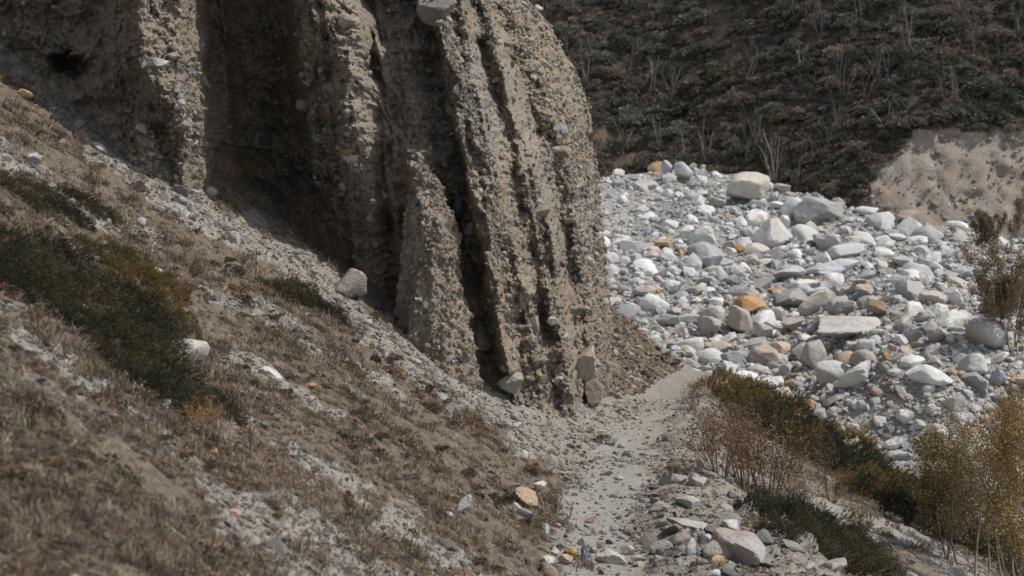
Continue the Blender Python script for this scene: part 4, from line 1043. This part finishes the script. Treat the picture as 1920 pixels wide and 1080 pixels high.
HERO_H = [(1353, 150, 3.0, (0.105, 0.102, 0.060), 'broad rounded olive bush just under the middle tawny gap', 'the broad rounded bush'),
          (1240, 225, 3.2, (0.140, 0.140, 0.105), 'wide frosted grey green bush above the upright crest boulder', 'the frosted bush'),
          (1870, 190, 3.4, (0.096, 0.105, 0.074), 'large dark green bush overhanging the bare earth bank', 'the overhanging bush'),
          (1610, 120, 3.2, (0.088, 0.088, 0.063), 'big dark bush in the middle of the far hillside', 'the big dark bush'),
          (1480, 230, 2.8, (0.149, 0.114, 0.079), 'brown twiggy bush behind the pale bare birch', 'the brown bush'),
          (1780, 60, 3.4, (0.105, 0.119, 0.088), 'large grey green bush high above the bank', 'the high green bush'),
          (1130, 150, 2.8, (0.131, 0.105, 0.079), 'brownish bush close behind the cliff shoulder', 'the shoulder bush'),
          (1470, 60, 3.0, (0.088, 0.091, 0.063), 'dark round bush high in the middle of the hillside', 'the high dark bush')]
def hill_at(px, py):
    x, Y, z = hit(hill_h, px, py, 118, 240, 500); return x, Y, z
for px, py, sz, c, lab, short in HERO_H:
    x, Y, z = hill_at([px], [py])
    o = obj('bush', BUSH[len(H_MARKS) % 7], label=lab, cat='bush', group=HB, loc=(x[0], Y[0], z[0] - .3)); o.scale = (sz / 2, sz / 2, sz / 2); o.color = (*c, 1)
    H_MARKS.append((short, px, py))
px = R.uniform(1000, 2010, 2600); py = R.uniform(-70, 425, 2600); x, Y, z = hill_at(px, py)
inb = inpoly(px, py - 14, SCAR); gap = np.zeros(len(px), bool)
for gx, gy, ga, gb in GAPS: gap |= ((px - gx) / ga) ** 2 + ((py - gy) / gb) ** 2 < 1
clf = inpoly(px, py, [(900, -100), (985, 0), (1060, 110), (1110, 200), (1125, 430), (900, 430)])
ok = np.isfinite(Y) & ~inb & ~clf & ~gap
x, Y, z, px, py = x[ok], Y[ok], z[ok], px[ok], py[ok]
sz = R.uniform(1.0, 2.0, len(x)); kk = []
for i in range(len(x)):
    if all((x[i] - x[m]) ** 2 + (Y[i] - Y[m]) ** 2 + (z[i] - z[m]) ** 2 > (.78 * (sz[i] + sz[m])) ** 2 for m in kk): kk.append(i)
    if len(kk) >= 280: break
print('far bushes', len(kk))
BC = [(.125, .118, .088), (.165, .138, .115), (.155, .152, .128), (.095, .095, .074), (.20, .168, .13)]  # bush colours greyed to stand in for haze over the distance
BN = ['dark olive', 'brown', 'grey green', 'blackish green', 'tawny']
tint, ti = pal(len(kk), BC, [3, 3, 2.2, 2.4, .8], .12); objs = []; descs = []
for k, i in enumerate(kk):
    o = obj('bush', BUSH[k % 7], cat='bush', group=HB, loc=(x[i], Y[i], z[i] - .25)); o.scale = (sz[i], sz[i], sz[i] * R.uniform(.7, 1.1)); o.rotation_euler = (0, 0, R.uniform(0, 6.28)); o.color = (*tint[k], 1)
    objs.append(o); descs.append(('big ' if sz[i] > 1.45 else 'mid-sized ' if sz[i] > 1.15 else 'small ') + BN[ti[k]])
relabel(objs, descs, 'bush', H_MARKS)
BT = []
for i in range(6):
    r = np.random.RandomState(2100 + i); S = []; T = []
    for st in range(r.randint(1, 4)): grow(r, (r.normal(0, .1), r.normal(0, .1), -.2), (r.normal(0, .22), r.normal(0, .22), 1), 3.6 * r.uniform(.7, 1.1), .055, 3, S, T, 5, .35, .12, .55, 5, .55)
    vt, ft = tubes([s for s in S if s[4] == 3], 5); vc, fc = tubes([s for s in S if s[4] < 3], 3)
    vc_ = np.repeat(np.array([[1, 1, 1.0] if s[4] == 2 else [.62, .55, .5] for s in S if s[4] < 3]), 6, 0)
    BT.append((mesh_np('trunk', vt, ft, True, {'vcol': np.ones((len(vt), 3))}, [M_bark]), mesh_np('crown', vc, fc, True, {'vcol': vc_}, [M_bark])))
def tree_thing(k, loc, sc, c, name, cat, grp, lab=None, crownc=None, rz=0):
    e = obj(name, None, cat=cat, group=grp, label=lab, loc=loc); e.scale = (sc, sc, sc); e.rotation_euler = (0, 0, rz)
    t = obj('trunk', BT[k % 6][0], parent=e); t.color = (*c, 1); cr = obj('crown', BT[k % 6][1], parent=e); cr.color = (*(crownc or c), 1); return e
THERO = [(1450, 345, 1.35, (0.308, 0.266, 0.210), 'pale bare birch rising behind the large cream boulder'), (1400, 160, 1.0, (0.280, 0.252, 0.224), 'thin pale birch right of the middle tawny gap'),
         (1225, 165, 1.1, (0.266, 0.238, 0.210), 'slender pale birch above the frosted bush'), (1500, 150, 1.1, (0.252, 0.224, 0.196), 'grey bare tree in the middle of the hillside'),
         (1320, 300, 1.0, (0.238, 0.196, 0.154), 'brown bare sapling above the white wedge boulder'), (1700, 90, 1.2, (0.224, 0.210, 0.210), 'grey bare tree high left of the bank')]
for k, (px, py, sc, c, lab) in enumerate(THERO):
    x, Y, z = hill_at([px], [py]); tree_thing(k, (x[0], Y[0] - .5, z[0]), sc, c, 'bare_tree', 'tree', HT, lab)
    H_MARKS.append((['the pale bare birch', 'the thin pale birch', 'the slender birch', 'the grey bare tree', 'the brown sapling', 'the high grey tree'][k], px, py - 40 * sc))
px = R.uniform(1010, 1990, 400); py = R.uniform(-30, 400, 400); x, Y, z = hill_at(px, py)
ok = np.isfinite(Y) & ~inpoly(px, py - 6, SCAR) & ~inpoly(px, py, [(900, -100), (985, 0), (1060, 110), (1110, 200), (1125, 430), (900, 430)]); x, Y, z = x[ok][:84], Y[ok][:84], z[ok][:84]
tint, ti = pal(len(x), [(.15, .135, .12), (.12, .10, .085), (.20, .185, .165)], [2, 3, 1])
for k in range(len(x)):
    sc = R.uniform(.65, 1.25); e = tree_thing(k, (x[k], Y[k], z[k]), sc, tuple(tint[k]), 'bare_tree', 'tree', HT, None, tuple(tint[k] * .8), R.uniform(0, 6.28))
    objs.append(e); descs.append(('tall ' if sc > 1.05 else 'mid-sized ' if sc > .85 else 'small ') + ['grey', 'brown', 'pale'][ti[k]])
relabel(objs, descs, 'bare tree', H_MARKS)
x = R.uniform(-25, 110, 22000); Y = 128 + 130 * R.uniform(0, 1, 22000) ** 1.35
px = R.uniform(960, 2010, 6500); py = R.uniform(-80, 430, 6500); x_, Y_, _ = hill_at(px, py); k = np.isfinite(Y_)
x = np.concatenate([x, x_[k]]); Y = np.concatenate([Y, Y_[k]]); z = hill_h(x, Y); px, py, _ = proj(x, Y, z)
ok_ = (px > 900) & (px < 2300) & (py > -900); x, Y, z, px, py = x[ok_], Y[ok_], z[ok_], px[ok_], py[ok_]
gap = np.zeros(len(px), bool)
for gx, gy, ga, gb in GAPS: gap |= ((px - gx) / ga) ** 2 + ((py - gy) / gb) ** 2 < .8
ok = np.isfinite(Y) & ~inpoly(px, py - 4, SCAR) & ~(gap & (R.uniform(size=len(px)) < .75)); x, Y, z = x[ok], Y[ok], z[ok]
tint, _ = pal(len(x), [(.19, .155, .13), (.145, .125, .10), (.23, .19, .155), (.115, .108, .088), (.20, .15, .125)], [3, 3, 1.5, 2, 1], .15)  # scrub tints greyed likewise, in place of haze
sc = R.uniform(.35, .85, len(x))
sc = sc * np.clip(1 + (Y - 190) / 60, 1, 2.2); print('scrub', len(x))
scatter('undergrowth', lib('scrub', BUSHI), 8, np.stack([x, Y, z - .1], -1), rnd_rot(len(x), .15), sc[:, None] * np.ones((1, 3)), tint, 'low brown scrub between the hillside bushes')
LIPN = ['dark bush hanging over the lip of the bare earth bank, %s from its left end' % ORD[k] if k else 'dark bush hanging over the left end of the lip of the bare earth bank' for k in range(11)]
for k, px_ in enumerate(np.linspace(1650, 1935, 11)):
    x_, Y_, z_ = hill_at([px_], [np.interp(px_, [1640, 1700, 1720, 1930], [284, 244, 224, 212])])
    s_ = R.uniform(.9, 1.4); o = obj('bush', BUSH[k % 7], label=LIPN[k], cat='bush', group=HB, loc=(x_[0], Y_[0] - .1, z_[0] - .35)); o.scale = (s_, s_, s_ * .8); o.color = (.085, .08, .06, 1); o.rotation_euler = (.25, 0, k)
# stones on the scar
px = R.uniform(1630, 1960, 700); py = R.uniform(235, 445, 700); x, Y, z = hill_at(px, py); ok = np.isfinite(Y) & inpoly(px, py, SCAR) & (Y < 144)
x, Y, z = x[ok], Y[ok], z[ok]; s = np.clip(R.lognormal(math.log(.11), .5, len(x)), .05, .5)
scatter('bank_rubble', PEB, 12, np.stack([x, Y, z], -1), rnd_rot(len(x), .6), s[:, None] * np.ones((1, 3)), pal(len(x), [(.40, .38, .34), (.30, .27, .23), (.20, .18, .15)], [2, 2, 1])[0], 'small stones stuck in the bare earth bank')

# ---------------------------------------------------------------- dry grass and low herbs on the slope
def tuft_mesh(name, seed, nb, h, w, lean, mats, ht=(.5, 1.2)):
    r = np.random.RandomState(seed); V = []; Fc = []; Cc = []
    for k in range(nb):
        th = r.uniform(0, 6.28); b0 = np.array([r.normal(0, .035), r.normal(0, .035), -.02]); hh = h * r.uniform(*ht); ln = lean * r.uniform(.2, 1.2)
        d = np.array([math.cos(th), math.sin(th), 0]); sd = np.array([-d[1], d[0], 0]) * w * r.uniform(.6, 1.3)
        p1 = b0 + d * ln * hh * .25 + np.array([0, 0, hh * .5]); p2 = b0 + d * ln * hh * .7 + np.array([0, 0, hh * (.95 - .35 * ln)])
        i = len(V); V += [b0 - sd, b0 + sd, p1 - sd * .8, p1 + sd * .8, p2 - sd * .1, p2 + sd * .1]
        Fc += [[i, i + 1, i + 3, i + 2], [i + 2, i + 3, i + 5, i + 4]]
        v = r.uniform(.65, 1.4); Cc += [[v * .8] * 3, [v * .8] * 3, [v] * 3, [v] * 3, [v * 1.15] * 3, [v * 1.15] * 3]
    return mesh_np(name, V, Fc, False, {'vcol': np.array(Cc)}, mats)
TUFT = [tuft_mesh('tuft', 3000 + i, 26, .15, .0035, 1.1, [M_grass]) for i in range(6)] + \
       [tuft_mesh('tuft', 3010 + i, 34, .085, .0045, 1.6, [M_grass]) for i in range(4)] + \
       [bush_mesh('herb', 3020 + i, 7, 22, .22, .5, [M_grass]) for i in range(2)]
for me in TUFT[-2:]:
    c = np.zeros(len(me.vertices) * 3, np.float32); me.vertices.foreach_get('co', c); me.vertices.foreach_set('co', c * .11); me.update()
x, Y, z, px, py = near_sample(110000)
g, sd, _, _ = ground_mask(x, Y, z)
dr = x - np.interp(Y, XE_Y, XE_X); left = x < xpath(Y) - .75
cl = sst((fbm(x * .9, Y * .9, 0, 3, 141) + .55) / .9)
dens = (1 - .85 * sst((g - .25) / .7)) * (.14 + .86 * cl) * (1 - sst((sd - .1) / .3))
dens = np.maximum(dens, .10 * (sd < .3))
top = (py - np.interp(px, FX_, FY_)); dens *= np.where(left, .25 + .75 * sst((top - 10) / 60), 1)
dens = np.where(left, dens, np.where(dr < .4, .03 + .25 * sst((vn(x * 1.2, Y * .8, 0, 143) - .35) / .2) * (sd < .3), .35 * cl * (dr > .4)))
k = (R.uniform(size=len(x)) < dens * .55) & (Y < 60); x, Y, z, px, py = x[k], Y[k], z[k], px[k], py[k]; print('tufts', len(x))
zone = vn(x * .35, Y * .35, 0, 145) + .5 * vn(x * 1.4, Y * 1.4, 0, 147)
GC = np.array([(.245, .185, .130), (.200, .130, .09), (.13, .096, .070), (.32, .265, .195), (.125, .12, .06), (.205, .170, .135)])
w6 = np.stack([1 + 0 * zone, 1.2 * sst(zone + .4), .9 * sst(.5 - zone) + .5, .5 + 0 * zone, .20 + .5 * (vn(x * .8, Y * .8, 0, 149) > .45), .9 + 0 * zone], 1)
dk = np.exp(-(((px - 890) / 130) ** 2 + ((py - 850) / 90) ** 2)); w6[:, 2] += 2.0 * dk; w6[:, 1] += dk
w6 = w6.cumsum(1) / w6.sum(1, keepdims=True); ci = (R.uniform(size=(len(x), 1)) > w6).sum(1).clip(0, 5)
tint = np.clip(GC[ci] * R.uniform(.65, 1.35, (len(x), 1)), 0, .5)
idx = np.where(R.uniform(size=len(x)) < .42, R.randint(0, 6, len(x)), np.where(R.uniform(size=len(x)) < .8, R.randint(6, 10, len(x)), R.randint(10, 12, len(x))))
sc = R.lognormal(-.12, .38, len(x)).clip(.35, 2.0) * np.clip(.45 + Y / 50, .55, 1.15) * (.75 + .5 * sst(vn(x * 1.1, Y * 1.1, 0, 153) + .5))
rot = np.stack([R.normal(0, .15, len(x)), R.normal(.28, .15, len(x)), R.uniform(0, 6.28, len(x))], -1)
# tilt must act downhill, so keep the spin small and let the variants give variety
rot[:, 2] = R.uniform(-.9, .9, len(x))
scatter('grass', lib('tufts', TUFT), 12, np.stack([x, Y, z], -1), rot, sc[:, None] * np.ones((1, 3)), tint, 'dry brown grass and herbs on the steep slope', idx=idx)

x, Y, z, px, py = near_sample(8000)
g, sd, _, _ = ground_mask(x, Y, z); k = (x < xpath(Y) - 1.1) & (g < .5) & (vn(x * .7, Y * .7, 0, 161) > -.1) & (py - np.interp(px, FX_, FY_) > 50)
x, Y, z = x[k][:2600], Y[k][:2600], z[k][:2600]
CUSH = [bush_mesh('cushion', 3050 + i, 9, 34, .20, .6, [M_grass]) for i in range(3)] + [twig_mesh('cushion', 3060 + i, 1.3, [M_grass], 12, 1, .012, .9, 6)[0] for i in range(3)]
scatter('low_undergrowth', lib('cushions', CUSH), 6, np.stack([x, Y, z - .01], -1), rnd_rot(len(x), .2) + np.array([[0, .3, 0]]), (R.uniform(.07, .22, len(x)) * np.clip(Y / 28, .5, 1.1))[:, None] * np.ones((1, 3)),
        pal(len(x), [(.12, .085, .06), (.19, .12, .08), (.10, .10, .05), (.24, .18, .12), (.16, .12, .10)], [3, 2, 1.4, 1.5, 2])[0], 'low twiggy cushions among the dry grass')

# ---------------------------------------------------------------- juniper mats
def juniper_mesh(name, seed, nspray=520, tints=None):
    r = np.random.RandomState(seed); C = []; U = []; k_ = []
    for k in range(nspray):
        th = r.uniform(0, 6.28); q = r.uniform(0, 1) ** .5; x0, y0 = q * math.cos(th), q * math.sin(th)
        hh = .42 * math.sqrt(max(0, 1 - q * q)) * (1 + .7 * math.sin(5 * x0 + seed) * math.cos(4.4 * y0 + seed)) * r.uniform(.6, 1.1)
        d = np.array([x0 * .9 + r.normal(0, .3) + .45, y0 * .9 + r.normal(0, .3), 1.0]); d /= np.linalg.norm(d); L = r.uniform(.10, .24)
        m = 20; t = r.uniform(0, 1, m)[:, None]; C.append(np.array([x0, y0, hh])[None] + d[None] * t * L + r.normal(0, .014, (m, 3))); U.append(np.repeat(d[None] * 1.3, m, 0)); k_.append(np.repeat(r.uniform(.6, 1.3) * (.75 + .5 * t), 4, 0) * np.ones((1, 3)) if True else 0)
    C = np.concatenate(C); U = np.concatenate(U); V, Fc = quads(C, .05 * r.uniform(.6, 1.3, len(C)), .009, r, U, .55)
    tn = np.array([[1, 1, 1], [1.1, 1.05, .8], [1.5, 1.1, .6]])[r.choice(3, len(C), p=[.6, .3, .1])]
    return mesh_np(name, V, Fc, False, {'vcol': np.concatenate(k_) * np.repeat(tn, 4, 0)}, [M_leaf])
JUN = [juniper_mesh('foliage', 3100 + i) for i in range(4)]
JG = 'juniper mats on the slope and bank'
def poly_points(poly, n, dmin):
    P = np.array(poly); out = []; A = R.uniform(P[:, 0].min(), P[:, 0].max(), 5000); B = R.uniform(P[:, 1].min(), P[:, 1].max(), 5000)
    m = inpoly(A, B, poly)
    for a, b_ in zip(A[m], B[m]):
        if all((a - u) ** 2 + (b_ - v) ** 2 > dmin * dmin for u, v in out): out.append((a, b_))
        if len(out) >= n: break
    return out
def junipers(poly, n, dmin, smin, smax, cols, word, marks, ysc=1):
    pts = poly_points(poly, n, dmin); objs = []; ds = []
    for a, b_ in pts:
        x, Y, z = near_hit([a], [b_])
        if not np.isfinite(Y[0]): continue
        s = R.uniform(smin, smax); o = obj('juniper_mat', JUN[R.randint(4)], cat='juniper', group=JG, loc=(x[0], Y[0], z[0] - .06))
        sl = math.atan((near_h(x + .4, Y, False) - near_h(x - .4, Y, False))[0] / .8)
        o.rotation_euler = Euler((0, -sl, R.uniform(0, .6))); o.scale = (s * 1.25, s * ysc, s * 1.35)
        c = np.array(cols[R.randint(len(cols))]) * R.uniform(.85, 1.15); o.color = (*c, 1); objs.append(o); ds.append('%s %s' % ('wide' if s > (smin + smax) / 2 else 'narrow', word))
    relabel(objs, ds, 'juniper mat', marks)
DG = [(.050, .047, .028), (.038, .038, .024), (.066, .058, .034)]; BGc = [(.13, .095, .04), (.11, .085, .04), (.09, .08, .035)]
J_MARKS = [('the slanting boulder', 356, 665), ('the bright white slab', 292, 508), ('the streak block', 262, 420), ('the reddish grass clump', 400, 830)]
LJ = [(-40, 440), (60, 470), (150, 515), (240, 570), (290, 620), (325, 700), (390, 750), (455, 772), (440, 786), (350, 775), (270, 738), (190, 680), (110, 625), (30, 560), (-40, 520)]
junipers(LJ, 34, 27, .24, .46, DG, 'dark green', J_MARKS)
junipers([(0, 355), (110, 362), (200, 402), (235, 450), (225, 465), (150, 420), (60, 385), (-20, 375)], 9, 26, .22, .36, DG, 'deep green', J_MARKS)
junipers([(150, 470), (230, 470), (310, 540), (340, 600), (350, 625), (320, 620), (300, 590), (240, 530)], 8, 32, .24, .4, BGc, 'brownish green', J_MARKS)
RJ_MARKS = [('the egg shaped boulder on the debris', 1525, 668), ('the lowest pale boulder', 1540, 778), ('the thin pale sapling', 1830, 900), ('the largest red twigged shrub', 1440, 850), ('the path top', 1290, 720)]
junipers([(490, 530), (540, 535), (600, 565), (625, 600), (580, 595), (520, 570)], 6, 20, .30, .42, DG, 'dark', [('the large scree boulder', 652, 540)])
junipers([(1335, 742), (1440, 752), (1540, 805), (1640, 865), (1730, 920), (1790, 965), (1920, 1050), (1930, 1100), (1800, 1030), (1700, 985), (1600, 915), (1500, 865), (1420, 815), (1360, 778)], 60, 26, .62, 1.05, DG + BGc[:1], 'olive green', RJ_MARKS)
junipers([(1440, 960), (1500, 965), (1560, 1000), (1620, 1050), (1640, 1090), (1580, 1090), (1510, 1030), (1450, 1000)], 10, 34, .45, .65, DG, 'dusky green', RJ_MARKS)

# ---------------------------------------------------------------- leafless shrubs
def shrub(mname, seed, h, loc, lab, cat, grp, stemc, leafc, stems=10, lev=2, per=2, L=.035, lean=.5, name='twiggy_shrub', kids=5, rad=.010):
    k = (mname, seed)
    if k not in SHR:
        me, T, r = twig_mesh('stems', seed, 1.0, [M_bark], stems, lev, rad, lean, kids)
        SHR[k] = (me, leaves_at('twig_tips', T, r, per, L, .010, .8, [M_leaf], [[1, 1, 1], [1.2, .9, .7], [.8, .9, .7]], .03))
    e = obj(name, None, cat=cat, group=grp, label=lab, loc=loc); e.scale = (h, h, h); e.rotation_euler = (0, 0, R.uniform(0, 6.28))
    a = obj('stems', SHR[k][0], parent=e); a.color = (*stemc, 1); b = obj('twig_tips', SHR[k][1], parent=e); b.color = (*leafc, 1); return e
SHR = {}
SHG = 'leafless shrubs on the bank and slope'
RED = (.12, .085, .065); RL = (.155, .108, .078)
SH = [ # px, py foot, height m, seed
    (1440, 935, 2.0, 0, RED, RL, 'largest red twigged shrub fanning up beyond the verge rubble'),
    (1352, 898, 1.7, 1, RED, RL, 'red twigged shrub rising behind the verge, left of the largest one'),
    (1400, 915, 1.6, 2, RED, RL, 'slender red twigged shrub between two bigger ones'),
    (1480, 925, 1.4, 3, RED, RL, 'low red twigged shrub right of the largest one'),
    (1330, 850, 1.3, 1, RED, RL, 'short red twigged shrub close to the path edge'),
    (1370, 815, 1.2, 3, RED, RL, 'reddish shrub against the upper juniper bank'),
    (1500, 975, 1.0, 2, RED, RL, 'brown twigged shrub above the lower juniper mats'),
    (1560, 960, 1.0, 0, (.12, .09, .06), RL, 'brown twigged shrub at the head of the sandy strip'),
    (1620, 1000, .9, 1, (.12, .09, .06), (.2, .15, .08), 'small brown shrub beside the sandy strip'),
    (1300, 768, .8, 2, RED, RL, 'dry reddish bush at the top of the verge'),
    (1410, 860, 1.4, 2, RED, RL, 'tangled red shrub in the middle of the bank'),
    (1540, 900, 1.1, 3, RED, RL, 'red brown shrub under the juniper line'),
    (1262, 886, .42, 0, (.09, .065, .05), (.10, .075, .05), 'small dark bush on the right side of the path'),
    (1285, 896, .35, 1, (.09, .065, .05), (.10, .075, .05), 'smaller dark bush behind the one beside the path'),
    (560, 440, 1.0, 2, (.13, .09, .07), (.16, .105, .08), 'dark purple brown shrub in the shade of the cliff foot'),
    (600, 470, .9, 3, (.13, .09, .07), (.16, .105, .08), 'wide purple brown shrub right of its darker neighbour'),
    (635, 500, .7, 0, (.12, .09, .07), (.14, .10, .075), 'low purple brown shrub above the large scree boulder'),
    (430, 345, .6, 1, (.22, .15, .10), (.28, .19, .12), 'tawny dry bush at the foot of the deep groove'),
    (470, 350, .5, 2, (.22, .15, .10), (.28, .19, .12), 'smaller tawny bush at the foot of the deep groove'),
    (145, 290, .55, 3, (.17, .12, .09), (.2, .15, .1), 'small bare shrub on the upper left scree'),
    (405, 845, .45, 0, (.22, .145, .10), (.25, .165, .11), 'reddish grass clump below the juniper mats'),
    (375, 830, .42, 1, (.28, .19, .10), (.34, .22, .12), 'tawny clump left of the reddish grass clump'),
    (1010, 1000, .30, 2, (.10, .12, .04), (.13, .16, .05), 'green herb clump on the left path edge'),
    (985, 1010, .25, 3, (.10, .12, .04), (.13, .16, .05), 'small green herb left of the larger green clump'),
]
for px, py, h, sd_, sc_, lc, lab in SH:
    x, Y, z = near_hit([px], [py])
    if not np.isfinite(Y[0]): print('no hit shrub', lab); continue
    shrub('shrub', 3200 + sd_, h, (x[0], Y[0], z[0]), lab, 'shrub', SHG, sc_, lc, stems=13, per=1)
# ---------------------------------------------------------------- saplings on the right
def sapling(seed, px, py, Y, h, lab, barkc, leafc, per=5, spread=.3, nst=1, L=.055, rad=.028, W=.014, zz=None, fn=near_s):
    a, s = ray([px], [py]); x = float(a[0] * Y); z = float(fn(np.array([x]), np.array([Y]))[0]) if zz is None else zz
    r = np.random.RandomState(seed); S = []; T = []
    for st in range(nst): grow(r, (r.normal(0, .12) * (nst > 1), r.normal(0, .12) * (nst > 1), -.2), (r.normal(0, spread), r.normal(0, spread), 1), h * r.uniform(.72, .85), rad, 3, S, T, 7, .40, .08, .46, 7, .55)
    e = obj('sapling', None, cat='sapling', group='saplings beyond the bank', label=lab, loc=(x, Y, z)); e.rotation_euler = (0, 0, R.uniform(0, 6))
    vt, ft = tubes([q for q in S if q[4] == 3], 6); me = mesh_np('trunk', vt, ft, True, {'vcol': np.ones((len(vt), 3))}, [M_bark]); o = obj('trunk', me, parent=e); o.color = (*barkc, 1)
    vb, fb = tubes([q for q in S if q[4] < 3], 3); me = mesh_np('branches', vb, fb, True, {'vcol': np.ones((len(vb), 3)) * .7}, [M_bark]); o = obj('branches', me, parent=e); o.color = (*barkc, 1)
    T = [t for t in T if R.uniform() < .9]
    o = obj('crown', leaves_at('crown', T, r, per, L, W, .9, [M_leaf], [[1, 1, 1], [1.3, 1.0, .7], [.8, .9, .8]], .07), parent=e); o.color = (*leafc, 1); return e
YL = (.25, .18, .085); OL = (.18, .15, .09); PB = (.34, .30, .26)
sapling(3301, 1826, 1100, 33, 3.9, 'thin pale trunked sapling with sparse olive leaves', PB, OL, 2, .08)
sapling(3302, 1915, 1100, 35, 4.6, 'yellow brown leafed sapling at the right edge, fullest of all', (.24, .2, .17), YL, 2, .16, 3)
sapling(3303, 1868, 1090, 38, 4.3, 'yellow olive sapling between the thin pale one and the fullest', (.26, .22, .18), YL, 2, .16, 2)
sapling(3304, 1760, 1060, 40, 2.5, 'low brown sapling left of the thin pale trunked one', (.2, .15, .12), (.17, .12, .06), 3, .25, 3)
sapling(3305, 1955, 1090, 31, 4.4, 'many stemmed sapling half out of view at the right', (.24, .2, .17), YL, 2, .16, 3)
sapling(3306, 1790, 1100, 36, 2.7, 'short twiggy sapling in front of the sandy strip', (.2, .15, .12), OL, 2, .25, 3)
rv = lambda x, Y: river_h(x, Y)
sapling(3307, 1905, 655, 71.5, 4.9, 'tall olive sapling standing on the river debris at the right edge', (.2, .16, .13), (.19, .15, .10), 1, .14, 4, .11, .035, .03, None, rv)
sapling(3308, 1882, 600, 75, 2.6, 'brown half bare sapling left of the tall olive one', (.2, .16, .13), (.15, .11, .07), 1, .2, 4, .11, .035, .025, None, rv)
sapling(3309, 1852, 505, 108, 2.9, 'bare pale branched thicket sapling below the earth bank', (.24, .21, .18), (.13, .10, .07), 1, .3, 4, .12, .035, .025, None, rv)
sapling(3310, 1895, 500, 109, 3.8, 'grey bare sapling right of the pale branched thicket', (.24, .21, .18), (.15, .12, .09), 1, .3, 2, .12, .035, .02, None, rv)
# ---------------------------------------------------------------- dead sticks and a stake
def stick(px, py, L, rad, d, lab, c, name='dry_stick', cat='stick'):
    x, Y, z = near_hit([px], [py]); r = np.random.RandomState(int(px)); S = []
    p = np.array([0, 0, 0.0]); dd = np.array(d, float); dd /= np.linalg.norm(dd)
    for k in range(6):
        q = p + (dd + r.normal(0, .06, 3)) * L / 6; S.append((p, q, rad * (1 - .1 * k), rad * (1 - .1 * (k + 1)))); p = q
    V, Fc = tubes(S, 6); o = obj(name, mesh_np(name, V, Fc, True, {'vcol': np.ones((len(V), 3))}, [M_bark]), label=lab, cat=cat, loc=(x[0], Y[0], z[0] + .04)); o.color = (*c, 1)
stick(308, 990, .42, .008, (1, 0, -.75), 'longer bleached stick lying in the blurred grass', (.5, .46, .4))
stick(372, 1004, .28, .007, (1, 0, -.8), 'shorter bleached stick right of the longer one', (.5, .46, .4))
stick(470, 872, .48, .011, (.02, 0, 1), 'thin dark stake standing upright in the grass', (.06, .045, .035), 'stake', 'stake')
stick(330, 556, .22, .006, (1, 0, -.6), 'pale twig fallen above the juniper mats', (.5, .46, .4))
